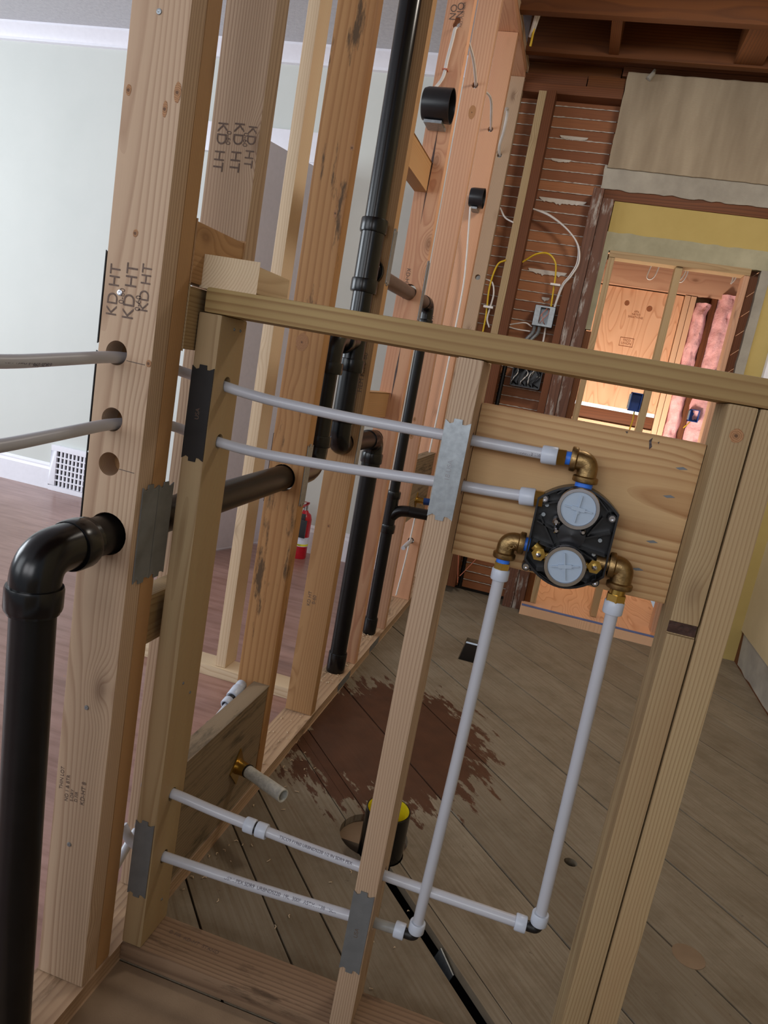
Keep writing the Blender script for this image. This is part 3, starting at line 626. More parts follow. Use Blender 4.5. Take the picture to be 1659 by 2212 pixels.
tag(board('blocking', (-.045, 1.956, .52), (-.007, 2.4045, .80), 'y', W_weather), 'grey weathered backing board holding the small brass stub', 'blocking')
bbd = tag(board('backing_board', (-.040, .170, .042), (-.002, .5765, .318), 'y', W_weather), 'grey weathered backing board low in the wall carrying the brass flange', 'backing board')
# cross wall in the living room meeting at an angle
tag(board('cross_wall_plate', (-1.0, 1.135, 0), (-.090, 1.224, .038), 'x', W_cream), 'bottom plate of the crossing wall on the reddish floor', 'bottom plate')
tag(board('wall_stud', (-.418, 1.146, .0385), (-.380, 1.235, 2.75), 'z', W_cream), 'slim cream stud standing alone on the crossing wall plate', 'stud')

# ================================================================ LOW VALVE WALL (faces the camera)
pl = board('bottom_plate', (.0, .0, 0), (1.35, .089, .038), 'x', W_plate2); tag(pl, 'bottom plate of the low wall in the foreground', 'bottom plate')
text_mesh('ink_stamp', 'D FIR  KD-HT  STAND', .011, M_ink, frame((.12, .055, .0385), (1, -.05, 0), (0, 0, 1)), pl)
rail = board('top_rail', (.009, -.001, 1.188), (1.35, .088, 1.2265), 'x', W_beam, .005); tag(rail, 'horizontal top rail of the low wall crossing the picture', 'rail')
PH = [(.045, 1.073), (.045, .993), (.045, .325), (.045, .213)]
def pstud(x0, x1, mat, lab, holes, y1=.089):
    o = board('wall_stud', (x0, 0, .0385), (x1, y1, 1.1875), 'z', mat, .004); tag(o, lab, 'stud')
    if holes: cut(o, [((x0 - .05, y, z), (x1 + .05, y, z), .0125) for y, z in holes])
    return o
P1 = pstud(.001, .041, W_green, 'greenish left stud of the low wall with two dark steel plates', [(.045, 1.082), (.045, .988), (.045, .333), (.045, .203)])
P2 = pstud(.413, .451, W_tan, 'middle stud of the low wall with a shiny steel plate near its top', [(.045, 1.071), (.045, 1.0), (.045, .32), (.045, .221)])
P3 = pstud(.777, .815, W_green, 'right-hand stud of the low wall with a charred notch', [])
P4 = pstud(.817, .856, W_green, 'outer right stud of the low wall, doubled tight against the notched one', [])
cut(P3, [((.772, -.01, .864), (.82, .006, .884), None)])
MB().box((.7775, .0045, .866), (.8145, .0075, .882)).build('charred_notch', M_char, P3)
mb_ = board('mounting_board', (.4515, .067, .888), (.7765, .105, 1.128), 'x', W_board, .002); tag(mb_, 'wide horizontal board behind the valve between two low studs', 'board')
for x, z in ((.752, 1.088), (.745, 1.045), (.738, .975), (.728, .93)): MB().prism([(x - .009, .0668, z), (x - .003, .0668, z - .002), (x + .008, .0668, z + .0005), (x + .001, .0668, z + .003)], (0, -.0004, 0)).build('nail_dent', M_galvd, mb_)
for x, y, z in ((.0412, .045, 1.17), (.0412, .067, 1.17), (.0412, .03, .56), (.0412, .06, .53), (.0412, .058, .10)): screw((x, y, z), (1, 0, 0), .0025, P1, M_galvd)

knot(P3, .797, 0, 1.148, .0085, 1.1)
for pts in ([(.699, 1.119), (.703, 1.124), (.7025, 1.117), (.705, 1.111), (.702, 1.106), (.7005, 1.113)], [(.711, 1.119), (.7135, 1.120), (.7125, 1.116)], [(.664, 1.1255), (.668, 1.126), (.667, 1.1225)]):
    MB().prism([(x, .0669, z) for x, z in pts], (0, -.0003, 0)).build('mildew_mark', M_char, mb_)
# ================================================================ NAIL PLATES
def nail_plate(c, u, v, nml, w_, L, mat, lab, grp=None, words=None, seam=False):
    c, u, v, nml = V(c), V(u).normalized(), V(v).normalized(), V(nml).normalized(); a, h = w_ / 2, L / 2
    prof = [(-a, h), (-a * .62, h - .005), (-a * .36, h - .003), (-a * .34, h + .003), (a * .3, h + .003), (a * .34, h - .004), (a * .6, h - .004), (a, h)]
    pts = [c + u * x + v * z for x, z in prof] + [c + u * x - v * z for x, z in prof[::-1]]
    o = MB().prism([p + nml * .0004 for p in pts], nml * .0016).build('nail_plate', mat, smooth=False); tag(o, lab, 'nail plate', grp)
    sp = MB()
    for sx in (-.6, 0, .6):
        for sz in (1, -1):
            sp.box(c + u * a * sx + v * (h - .008) * sz - V(.0012,) * 1 if False else tuple(c + u * a * sx + v * (h - .008) * sz + nml * .001 - V(.0009, .0009, .0009)), tuple(c + u * a * sx + v * (h - .008) * sz + nml * .0014 + V(.0009, .0009, .0009)))
    sp.build('prongs', M_chrome if mat is M_galv else mat, o)
    if words: text_mesh('embossed_mark', words, .010, M_chrome, frame(c + nml * .0021, v, nml), o)
    return o
nail_plate((.021, 0, 1.031), (1, 0, 0), (0, 0, 1), (0, -1, 0), .038, .148, M_blkst, 'black steel nail plate on the upper left stud of the low wall', words='USA')
nail_plate((.0195, 0, .220), (1, 0, 0), (0, 0, 1), (0, -1, 0), .037, .150, M_galvd, 'dull steel nail plate near the foot of the left low stud')
nail_plate((.432, 0, 1.025), (1, 0, 0), (0, 0, 1), (0, -1, 0), .038, .145, M_galv, 'shiny galvanised nail plate on the upper middle stud', words='18 USA')
nail_plate((.4305, 0, .232), (1, 0, 0), (0, 0, 1), (0, -1, 0), .036, .152, M_galvd, 'dull steel nail plate low on the middle stud', words='USA')
nail_plate((0, -.0775, .841), (0, 1, 0), (0, 0, 1), (1, 0, 0), .042, .152, M_galvd, 'front plate of the pair of steel plates on the doubled stud')
nail_plate((0, -.0345, .841), (0, 1, 0), (0, 0, 1), (1, 0, 0), .042, .152, M_galvd, 'rear plate of the pair of steel plates on the doubled stud')
nail_plate((0, .60, .867), (0, 1, 0), (0, 0, 1), (1, 0, 0), .036, .15, M_galv, 'bright steel plate on the reclaimed stud edge')
nail_plate((0, 1.02, .918), (0, 1, 0), (0, 0, 1), (1, 0, 0), .036, .15, M_galv, 'bright steel plate beside the lower black elbow')
nail_plate((0, 1.02, 1.46), (0, 1, 0), (0, 0, 1), (1, 0, 0), .036, .15, M_galv, 'bright steel plate beside the upper tee of the stack')
nail_plate((0, 1.495, 1.435), (0, 1, 0), (0, 0, 1), (1, 0, 0), .036, .20, M_galv, 'bright steel plate left of the thin vent elbow')
for i, (z, L) in enumerate(((1.18, .13), (1.03, .15), (.895, .12))):
    nail_plate((-.0895, -.093, z), (0, 1, 0), (0, 0, 1), (-1, 0, 0), .038, L, M_blkst, ('top', 'middle', 'lowest')[i] + ' of three dark plates seen edge-on left of the drilled stud')
nail_plate((-.0895, .60, .87), (0, 1, 0), (0, 0, 1), (-1, 0, 0), .038, .17, M_blkst, 'dark plate seen edge-on on the far side of the reclaimed stud')
nail_plate((-.0895, -.055, .86), (0, 1, 0), (0, 0, 1), (-1, 0, 0), .030, .15, M_blkst, 'dark plate on the left face of the rear doubled stud')
nail_plate((-.0895, .145, .25), (0, 1, 0), (0, 0, 1), (-1, 0, 0), .030, .15, M_blkst, 'dark plate low on the far side of the stamped stud')
nail_plate((0, 1.355, .02), (0, 0, 1), (0, 1, 0), (1, 0, 0), .034, .14, M_galvd, 'steel plate on the bottom plate at the thick black pipe')
nail_plate((0, 1.77, .02), (0, 0, 1), (0, 1, 0), (1, 0, 0), .034, .14, M_galvd, 'steel plate on the bottom plate at the thin black pipe')
tag(MB().bar((.56, .3, -.10), (.585, .275, -.004), .055, .003, up=(1, 1, 0)).build('steel_strip', M_galv), 'bluish steel strip showing inside the gap between floor boards', 'strip')

# ================================================================ BLACK DRAIN PIPES
R2 = .030
def socket(mb, p, d, r=R2, L=.03, lip=.0065):
    d = V(d).normalized(); mb.lathe(V(p) - d * L * .5, d, [(0, r), (0, r + lip), (.004, r + lip + .0012), (L - .004, r + lip + .0012), (L, r + lip), (L, r)], 28)
drain = thing('drain_pipe', (HX, -.245, 0), 'large glossy black drain pipe with an elbow at far left', 'drain pipe')
MB().tube([(-.034, -.238, -.02), (HX, -.248, .775)], R2, 28).build('riser', M_absd, drain)
e = MB().tube(fillet([(HX + .001, -.248, .75), (HX - .001, -.248, .829), (HX + .002, -.15, .836)], .062, 10), R2 + .0035, 28)
socket(e, (HX, -.248, .772), (0, 0, 1), L=.034); socket(e, (HX + .001, -.174, .832), (0, 1, .03), L=.03); e.build('elbow', M_abs, drain)
text_mesh('raised_lettering', 'ABS-DWV', .010, M_absd, frame((HX + .02, -.262, .80), (0.15, .5, .5), (.7, -.6, .4)), drain)
MB().tube([(HX + .001, -.18, .833), (HX, .70, .857)], R2, 28).build('pipe', M_absd, drain)
e = MB().tube(fillet([(HX, .66, .855), (HX, .785, .858), (HX, .785, 1.0)], .06, 8), R2 + .003, 24); socket(e, (HX, .785, .935), (0, 0, 1)); e.build('elbow', M_abs, drain)
MB().tube([(HX, .785, .93), (HX, .785, 1.17)], R2 - .004, 24).build('pipe', M_absd, drain)
e = MB().tube(fillet([(HX, .785, 1.12), (HX, .785, 1.208), (HX, .95, 1.215)], .06, 8), R2 + .001, 24); socket(e, (HX, .785, 1.13), (0, 0, 1)); socket(e, (HX, .862, 1.209), (0, 1, 0)); e.build('elbow', M_abs, drain)
stack = thing('vent_stack', (-.045, .955, 0), 'tall black vent stack rising past the top of the picture', 'vent pipe')
XS = -.045
MB().tube([(XS, .955, 1.50), (XS, .940, 2.71)], R2 - .001, 28).build('upper_pipe', M_abs, stack)
e = MB().tube([(XS, .957, 1.355), (XS, .957, 1.53)], R2 + .003, 28); socket(e, (XS, .957, 1.525), (0, 0, 1), L=.036); socket(e, (XS, .957, 1.365), (0, 0, 1), L=.036)
e.tube(fillet([(XS, .957, 1.43), (XS, .975, 1.413), (XS, 1.00, 1.412)], .02, 5), R2 - .003, 24); socket(e, (XS + .001, .992, 1.412), (0, 1, 0), L=.016); e.build('tee', M_abs, stack)
MB().tube([(XS, .957, 1.35), (XS, .957, 1.235)], R2 - .001, 28).build('middle_pipe', M_abs, stack)
e = MB().tube([(XS, .957, 1.135), (XS, .957, 1.26)], R2 + .003, 28); socket(e, (XS, .957, 1.145), (0, 0, 1), L=.036); socket(e, (XS, .957, 1.25), (0, 0, 1), L=.03); e.build('tee', M_abs, stack)
MB().tube([(XS, .957, 1.13), (XS, .957, .985)], R2, 28).build('lower_pipe', M_absd, stack)
e = MB().tube(fillet([(XS, .957, 1.0), (XS, .957, .915), (XS, 1.06, .915)], .065, 10), R2 + .003, 28); socket(e, (XS, .957, .995), (0, 0, 1)); e.build('elbow', M_abs, stack)
MB().tube([(XS, 1.03, .915), (XS, 1.36, .913)], R2, 28).build('cross_pipe', M_absd, stack)
e = MB().tube(fillet([(XS, 1.27, .913), (XS, 1.365, .911), (XS, 1.365, .80)], .065, 10), R2 + .0035, 28); socket(e, (XS, 1.365, .845), (0, 0, 1), L=.035); e.build('elbow', M_abs, stack)
MB().tube([(XS, 1.365, .83), (XS, 1.375, .02)], R2, 28).build('drop_pipe', M_absd, stack)
e = MB(); socket(e, (XS, 1.375, .075), (0, 0, 1), L=.075, lip=.003); e.build('coupling', M_abs, stack)
vent = thing('branch_vent', (XS, 1.82, 0), 'slimmer black vent branch running through studs and down to the plate', 'vent pipe')
rv = .0215
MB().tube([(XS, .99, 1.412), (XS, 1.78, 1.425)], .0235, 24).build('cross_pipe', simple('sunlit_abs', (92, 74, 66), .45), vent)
e = MB().tube(fillet([(XS, 1.73, 1.424), (XS, 1.815, 1.426), (XS, 1.815, 1.33)], .045, 8), .026, 24); socket(e, (XS, 1.815, 1.352), (0, 0, 1), r=.0235, L=.03, lip=.005); e.build('elbow', M_abs, vent)
MB().tube([(XS, 1.815, 1.36), (XS, 1.822, .66)], rv - .001, 24).build('upper_pipe', M_absd, vent)
e = MB().tube([(XS, 1.822, .66), (XS, 1.822, .50)], rv + .004, 24); socket(e, (XS, 1.822, .655), (0, 0, 1), r=rv, L=.03); socket(e, (XS, 1.822, .51), (0, 0, 1), r=rv + .002, L=.035)
e.tube(fillet([(XS, 1.822, .555), (XS + .03, 1.822, .593), (XS + .08, 1.822, .60)], .03, 6), rv + .002, 24); e.build('sanitary_tee', M_abs, vent)
MB().tube([(XS + .06, 1.822, .598), (XS + .165, 1.822, .603)], rv + .001, 24).build('stub_arm', M_absd, vent)
MB().tube([(XS, 1.822, .51), (XS, 1.83, .02)], rv + .0025, 24).build('lower_pipe', M_absd, vent)
e = MB(); socket(e, (XS, 1.83, .075), (0, 0, 1), r=rv + .002, L=.07, lip=.004); e.build('coupling', M_abs, vent)
# closet flange pipe
tp = thing('toilet_pipe', (.369, .533, -.1), 'short black pipe with yellow cement inside, standing up through the round floor hole', 'waste pipe')
tx, ty = .369, .533
b_ = MB().lathe((tx, ty, -.16), (0, 0, 1), [(0, .055), (.277, .055), (.2785, .0535), (.2785, .051), (.272, .0495), (0, .0495)], 36); b_.build('pipe', M_abs, tp)
MB().lathe((tx, ty, -.1), (0, 0, 1), [(.13, .0492), (.213, .0492), (.217, .0505), (.2188, .0512)], 36).build('cement_ring', M_ring_y, tp)
dk = MB().lathe((tx - .0, ty, -.055), (0, 0, 1), [(0, .052), (.02, .052), (.02, .0), (0, 0)], 30)
fd = MB().box((tx - .15, ty + .03, -.05), (tx + .08, ty + .17, -.022)).build('cut_board', M_front); tag(fd, 'grey board edge visible inside the round floor hole', 'board')
cut(fd, [((tx, ty, -.2), (tx, ty, .1), .058)])
dk.bm.free()

# ================================================================ WATER LINES (milky plastic)
r5, r7 = .0085, .0092
def sleeve(p, q, par, r=.0135, mat=M_ring, name='expansion_ring'):
    p, q = V(p), V(q); L = (q - p).length
    return MB().lathe(p, q - p, [(0, r7), (0, r - .001), (.0015, r), (L - .0015, r), (L, r - .001), (L, r7)], 24).build(name, mat, par)
def print_on(p, q, s_, size, par, side, r):
    p, q = V(p), V(q); c = (p + q) / 2; d_ = q - p
    text_mesh('printed_text', s_, size, M_ink2, frame(c + V(side).normalized() * (r + .0002), d_, side), par, wrap=r + .0002)
def smoothline(pts, rad, n=7): return fillet(pts, rad, n)
hotA = thing('water_pipe', (HX, 0, 1.07), 'upper milky water pipe bending through the studs to the valve elbow', 'water pipe')
path = smoothline([(-.052, -.95, 1.075), (-.056, -.33, 1.081), (-.058, -.112, 1.101), (-.055, -.03, 1.098), (-.05, .043, 1.09), (.0, .045, 1.083), (.10, .045, 1.071), (.25, .045, 1.068), (.43, .045, 1.071), (.50, .040, 1.072), (.568, .035, 1.073)], .05)
MB().tube(path, r5, 20).build('pipe', M_pex, hotA)
sleeve((.556, .0365, 1.072), (.5785, .035, 1.073), hotA)
print_on((.462, .044, 1.0715), (.545, .037, 1.072), 'ASTM F1807 11/01/1 21102 19845SU112 110 PEX', .0062, hotA, (.0, -1, -.35), r5)
print_on((-.056, -.45, 1.0785), (-.056, -.18, 1.0905), '100 PSI 180F PEX ASTM F1960 SDR9', .008, hotA, (.8, -.0, -.5), r5)
fitA = thing('bronze_elbow', (.62, .035, 1.04), 'cast bronze elbow on top of the black valve', 'pipe fitting')
MB().hexn((.578, .035, 1.073), (.590, .035, 1.0735), .0125).build('brass_nut', M_brass, fitA)
MB().tube([(.589, .035, 1.0735), (.600, .035, 1.074)], .0098, 20).build('thread_tape', M_tape, fitA)
def elbow_fit(a, c, b, par, rr=.0112, rim=.0155, lbl=None):
    a, c, b = V(a), V(c), V(b); mb = MB().tube(fillet([a, c, b], .022, 10), rr, 26)
    for p, o_ in ((a, (c - a)), (b, (c - b))):
        d_ = o_.normalized(); mb.lathe(p, d_, [(0, .008), (0, rim - .001), (.0015, rim), (.0075, rim), (.009, rim - .002), (.0095, rr)], 26)
    o = mb.build('elbow_body', M_bronze, par)
    if lbl: text_mesh('cast_letters', lbl, .0075, M_bronze, frame(c * .5 + a * .25 + b * .25 + V(0, -rr - .001, -.001), (.8, 0, .6), (0, -1, 0)), o, ext=.0005)
    return o
elbow_fit((.597, .035, 1.074), (.6235, .035, 1.074), (.6235, .035, 1.044), fitA, rr=.0145, rim=.0182)
MB().tube([(.6235, .035, 1.045), (.623, .035, 1.030)], .0125, 20).build('thread_tape', M_tape, fitA)
coldA = thing('water_pipe', (HX, 0, .99), 'second milky water pipe ending at the left side of the valve', 'water pipe')
path = smoothline([(-.052, -.95, .950), (-.048, -.33, .984), (-.054, -.112, 1.004), (-.052, -.03, 1.003), (-.045, .043, .998), (.0, .045, .990), (.10, .045, .982), (.25, .045, .988), (.43, .045, 1.0), (.50, .040, 1.003), (.552, .035, 1.007)], .05)
MB().tube(path, r5, 20).build('pipe', M_pex, coldA)
sleeve((.538, .0365, 1.0055), (.560, .035, 1.0075), coldA)
MB().hexn((.559, .035, 1.0075), (.572, .035, 1.008), .0125).build('brass_nut', M_brass, coldA)
# left riser
def corner(par, c, du, dv):
    c = V(c); MB().tube([c + V(du) * .006, c, c + V(dv) * .006], .0085, 14).build('elbow_body', M_rub, par)
hotB = thing('water_pipe', (.524, .035, .23), 'left milky riser pipe dropping from the valve to a corner near the floor', 'water pipe')
MB().tube(fillet([(.534, .035, .885), (.530, .035, .55), (.524, .035, .26)], .1, 5), r7, 20).build('riser', M_pex, hotB)
sleeve((.534, .035, .8735), (.534, .035, .891), hotB); sleeve((.5235, .035, .243), (.5242, .035, .262), hotB)
e = MB().tube(fillet([(.524, .035, .25), (.5235, .035, .233), (.505, .035, .233)], .012, 5), .0085, 16); e.build('corner_fitting', M_rub, hotB)
sleeve((.488, .0355, .234), (.506, .035, .234), hotB)
MB().tube(smoothline([(.49, .036, .233), (.45, .042, .226), (.416, .045, .220)], .02), .0088, 20).build('clear_section', M_pexc, hotB)
MB().tube(smoothline([(.452, .042, .2265), (.40, .045, .2185), (.216, .045, .207), (.02, .045, .202), (-.03, .045, .205), (-.052, .045, .235)], .03), r7, 20).build('cross_pipe', M_pex, hotB)
print_on((.18, .045, .206), (.40, .045, .218), 'USP 1 PEX SDR9  URBNDS220  19L  300F  ASTM 1738 TSCO9 ASTM', .0085, hotB, (.1, -1, .75), r7)
hotC = thing('water_pipe', (.711, .035, .3), 'right milky riser pipe dropping from the bronze elbow to a lower corner', 'water pipe')
MB().tube([(.704, .035, .878), (.7115, .035, .35)], r7, 20).build('riser', M_pex, hotC)
sleeve((.704, .035, .864), (.704, .035, .884), hotC, .0145); sleeve((.7115, .035, .334), (.7113, .035, .354), hotC)
MB().tube(fillet([(.7115, .035, .34), (.7115, .035, .324), (.692, .035, .324)], .012, 5), .0085, 16).build('corner_fitting', M_rub, hotC)
sleeve((.676, .0355, .324), (.694, .035, .324), hotC)
MB().tube(smoothline([(.68, .036, .3235), (.56, .040, .320), (.43, .045, .3175), (.30, .045, .320), (.222, .045, .324)], .05), .0088, 20).build('cross_pipe', M_pex, hotC)
sleeve((.212, .045, .3225), (.232, .045, .3225), hotC); sleeve((.189, .045, .324), (.2085, .045, .3235), hotC)
MB().tube([(.20, .045, .3235), (.222, .045, .3228)], .0105, 18).build('black_coupling', M_rub, hotC)
MB().tube(smoothline([(.20, .045, .3238), (.12, .045, .328), (.05, .045, .335), (-.02, .046, .335)], .04), r7, 20).build('cross_pipe_left', M_pex, hotC)
print_on((.245, .045, .322), (.405, .045, .318), 'TSCO9 F1960 URBNDS220 1/2 IN SDR9 PEX', .0072, hotC, (.1, -1, .75), r7)
# supply stub with shutoff couplings behind the backing board
sup = thing('supply_pipe', (-.062, .4, .25), 'white supply pipe with two couplings and a black strap behind the backing board', 'water pipe')
MB().tube(smoothline([(-.062, .51, .30), (-.058, .44, .288), (-.058, .36, .272), (-.062, .28, .256), (-.07, .12, .16), (-.065, .02, .10), (-.075, -.03, .07)], .06), r5, 18).build('pipe', M_pex, sup)
sleeve((-.062, .462, .296), (-.062, .482, .300), sup); sleeve((-.062, .494, .302), (-.063, .530, .310), sup, .0155); sleeve((-.063, .526, .309), (-.064, .552, .314), sup, .0135)
MB().tube([(-.061, .478, .299), (-.062, .497, .303)], .011, 16).build('black_coupling', M_rub, sup)
MB().tube([(-.059, .375, .275), (-.059, .389, .278)], .0125, 18).build('strap', M_rub, sup)
MB().tube([(-.02, .10, .245), (-.018, .045, .250), (.0, .045, .246)], .0085, 14).build('side_branch', M_pex, sup)
# brass flange with capped stub
fs = thing('stub_out', (0, .45, .16), 'brass flange with a mottled white pipe stub sticking out of the grey backing board', 'pipe stub')
MB().prism([(-.0015, .45, .205), (-.0015, .405, .158), (-.0015, .45, .108), (-.0015, .476, .158)], (.003, 0, 0)).build('flange', M_brass, fs)
MB().lathe((0, .448, .158), (1, -.25, .02), [(0, .020), (.01, .017), (.03, .0155), (.03, .0)], 24).build('collar', M_brass, fs)
M_mot = plaster('mottled_white_pipe', (176, 178, 172), (214, 214, 206), 90, .5)
sd = V(1, -.50, .06).normalized()
MB().lathe(V(.028, .441, .159), sd, [(0, 0), (0, .0165), (.004, .0165), (.004, 0)], 24).build('rubber_ring', M_rub, fs)
MB().lathe(V(.031, .4395, .159), sd, [(0, 0), (0, .0145), (.052, .0145), (.054, .0155), (.128, .0155), (.128, .0125), (.06, .0125), (.06, 0)], 28).build('pipe', M_mot, fs)
# small brass stub and white stub far back
bs = thing('brass_valve_stub', (-.0, 2.13, .60), 'small brass ear with a blue cap on the grey board far back', 'pipe stub')
MB().prism([(-.0065, 2.10, .60), (-.0065, 2.135, .635), (-.0065, 2.17, .60), (-.0065, 2.135, .565)], (.004, 0, 0)).build('ear', M_brass, bs)
MB().cyl((-.003, 2.135, .60), (.03, 2.135, .60), .014).build('collar', M_brass, bs); MB().cyl((.03, 2.135, .60), (.08, 2.135, .605), .016).build('cap', M_blue, bs)
ws = MB().tube([(-.045, 2.50, .345), (-.045, 2.32, .342), (-.046, 2.25, .336)], .010, 14); tag(ws.build('white_pipe_stub', M_pex), 'short white pipe stub poking through the second last stud', 'pipe stub')

# ================================================================ SHOWER VALVE
vx, vz = .622, .962
val = thing('shower_valve', (vx, .05, vz - .07), 'black rough-in shower valve plate with two round grey test caps', 'shower valve')
cx0, cx1 = .564, .680
prof = []
for k in range(15): t_ = -1 + 2 * k / 14; prof.append((vx + .058 * t_, 1.010 + .028 * (1 - t_ * t_)))
for k in range(15): t_ = 1 - 2 * k / 14; prof.append((vx + .058 * t_, .916 - .030 * (1 - t_ * t_)))
MB().prism([(x, .050, z) for x, z in prof], (0, .006, 0)).build('back_plate', M_plas, val)
rim = MB(); N = len(prof)
for i in range(N):
    a_, b2 = V(prof[i][0], 0, prof[i][1]), V(prof[(i + 1) % N][0], 0, prof[(i + 1) % N][1]); cc = V(vx, 0, vz)
    ia, ib = cc + (a_ - cc) * .955, cc + (b2 - cc) * .955
    rim.prism([(a_.x, .022, a_.z), (b2.x, .022, b2.z), (ib.x, .022, ib.z), (ia.x, .022, ia.z)], (0, .03, 0))
rim.build('rim', M_plas, val)
for p, q in (((.57, 1.0), (.60, 1.012)), ((.57, .975), (.615, .962)), ((.572, .985), (.60, .945)), ((.675, .98), (.63, .96)), ((.675, .93), (.64, .945)), ((.675, .945), (.63, .95)), ((.57, .945), (.60, .94)), ((.645, 1.028), (.665, 1.01)), ((.60, .905), (.575, .90)), ((.64, .905), (.668, .90)), ((.6, 1.03), (.59, 1.02)), ((.66, 1.0), (.645, .97)), ((.585, .90), (.61, .89))):
    MB().bar((p[0], .040, p[1]), (q[0], .040, q[1]), .0022, .020, up=(0, 1, 0)).build('rib', M_plas, val)
for nm, cz, yb in (('upper', 1.009, .000), ('lower', .925, -.004)):
    MB().lathe((vx + .0005, .052, cz), (0, -1, 0), [(0, .0275), (.052 - yb - .006, .0275), (.052 - yb - .006, .0)], 36).build('cartridge_body', M_plas, val)
    MB().lathe((vx + .0005, yb + .012, cz), (0, -1, 0), [(0, .024), (0, .0295), (.010, .0300), (.013, .0290), (.013, .0245), (.009, .0240)], 40).build('metal_ring', M_chrome, val)
    cp = MB().lathe((vx + .0005, yb + .004, cz), (0, -1, 0), [(0, 0), (0, .0242), (.003, .0240), (.003, 0)], 40).build('test_cap', M_cap, val)
    cr = MB()
    for ang in ((4, 94) if nm == 'upper' else (-13, -103)):
        d_ = V(math.cos(math.radians(-ang)), 0, math.sin(math.radians(-ang))); c_ = V(vx + .0005, yb + .0002, cz)
        cr.bar(c_ - d_ * .0195, c_ + d_ * .0195, .0018, .004, up=(0, 1, 0)); cr.bar(c_ - d_ * .0095, c_ + d_ * .0095, .0055, .0042, up=(0, 1, 0)) if -50 < ang < 50 else None
    cr.cyl((vx, yb + .002, cz - .005), (vx, yb - .001, cz - .005), .003); cr.build('cross_grip', M_cap, cp)
MB().lathe((vx, .05, vz + .005), (0, -1, 0), [(0, .022), (.03, .020), (.032, 0)], 26).build('bridge_body', M_plas, val)
for x in (.583, .664):
    MB().cyl((x - (.012 if x > .6 else -.000), .040, .925), (x + (.012 if x < .6 else -.0), .040, .925), .008).build('brass_port', M_brass, val)
    MB().lathe((x, .030, .928), (0, -1, 0), [(0, .0105), (.006, .0105), (.006, 0)], 6).build('brass_nut', M_brass, val)
    MB().lathe((x, .024, .928), (0, -1, 0), [(0, .0045), (.008, .0035), (.010, 0)], 14).build('stop_screw', M_chrome, val)
for x, z in ((.574, 1.010), (.672, 1.002), (.569, .905), (.670, .905)):
    MB().lathe((x, .05, z), (0, -1, 0), [(0, .007), (.024, .0062), (.024, .0035), (.020, .0035), (.020, 0)], 18).build('screw_boss', M_plas, val)
    MB().lathe((x, .0258, z), (0, -1, 0), [(0, .0048), (.0012, .0044), (.0012, .0022), (-.002, .002), (-.002, 0)], 16).build('screw', M_chrome, val)
for x, z, r_ in ((.597, .982, .0055), (.600, .969, .0045), (.637, .975, .0045)): MB().lathe((x, .04, z), (0, -1, 0), [(0, r_), (.022, r_), (.025, r_ * .5), (.025, 0)], 14).build('cap_screw', M_chrome, val)
for x, z in ((.664, .965), (.660, .943), (.577, .985), (.579, 1.0)): MB().lathe((x, .046, z), (0, -1, 0), [(0, .003), (.006, .003), (.006, 0)], 12).build('peg', M_galv, val)
MB().tube([(.622, .035, 1.038), (.622, .035, 1.02)], .010, 18).build('top_port', M_bronze, val)
MB().tube([(.5735, .035, .938), (.585, .035, .93)], .010, 16).build('side_port', M_brass, val)
# left / right lower elbows
fb = thing('bronze_elbow', (.533, .035, .90), 'cast bronze elbow at the lower left of the valve with blue tape', 'pipe fitting')
MB().tube([(.556, .035, .9365), (.5675, .035, .9365)], .0105, 20).build('thread_tape', M_tape, fb)
elbow_fit((.560, .035, .9365), (.534, .035, .9365), (.534, .035, .908), fb, rr=.0135, rim=.017, lbl='TUCH')
MB().tube([(.534, .035, .909), (.534, .035, .900)], .0102, 20).build('thread_tape', M_tape, fb)
MB().hexn((.534, .035, .901), (.534, .035, .890), .0125).build('brass_nut', M_brass, fb)
fc = thing('bronze_elbow', (.703, .035, .90), 'cast bronze elbow at the lower right of the valve', 'pipe fitting')
MB().tube([(.665, .035, .934), (.688, .035, .935)], .0105, 20).build('nipple', M_bronze, fc)
elbow_fit((.683, .035, .9345), (.7045, .035, .9345), (.7045, .035, .903), fc, rr=.0155, rim=.0188)
MB().tube([(.7045, .035, .904), (.704, .035, .893)], .0112, 20).build('brass_neck', M_brass, fc); MB().hexn((.704, .035, .894), (.704, .035, .883), .0145).build('brass_nut', M_brass, fc)

# ================================================================ ELECTRICAL
def round_box(x0, x1, y, z, r_, lab):
    t = thing('round_electrical_box', (x1, y, z - r_), lab, 'electrical box')
    MB().lathe((x1, y, z), (-1, 0, 0), [(.004, r_ - .004), (0, r_ - .003), (0, r_), (x1 - x0 - .012, r_ * .97), (x1 - x0, r_ * .9), (x1 - x0, 0)], 36).build('can', M_plas, t)
    MB().lathe((x1 - .003, y, z), (-1, 0, 0), [(0, r_ - .004), (x1 - x0 - .015, r_ - .006), (x1 - x0 - .015, 0)], 30).build('inner_wall', M_rub, t)
    MB().box((x0 + .012, y - .02, z - r_ - .008), (x1 - .02, y + .055, z - r_ + .001)).build('bracket', M_galv, t)
    return t
round_box(-.088, .004, 1.41, 2.003, .052, 'round black electrical box with silver bracket high on the cracked stud')
round_box(-.062, .0, 2.35, 1.965, .043, 'smaller round black electrical box near the far end of the long wall')
def cable(name, pts, r_, mat, lab, flat=.7, n=8, cat='cable'):
    return tag(MB().tube(spline(pts, n), r_, 10, flat=flat).build(name, mat), lab, cat)
cable('electric_cable', [(-.045, 1.50, 2.268), (-.045, 1.468, 2.255), (-.046, 1.46, 2.22), (-.052, 1.462, 2.16), (-.055, 1.462, 2.11), (-.07, 1.455, 2.075), (-.08, 1.43, 2.05)], .0055, M_nm, 'white cable from a stud hole down to the larger round box')
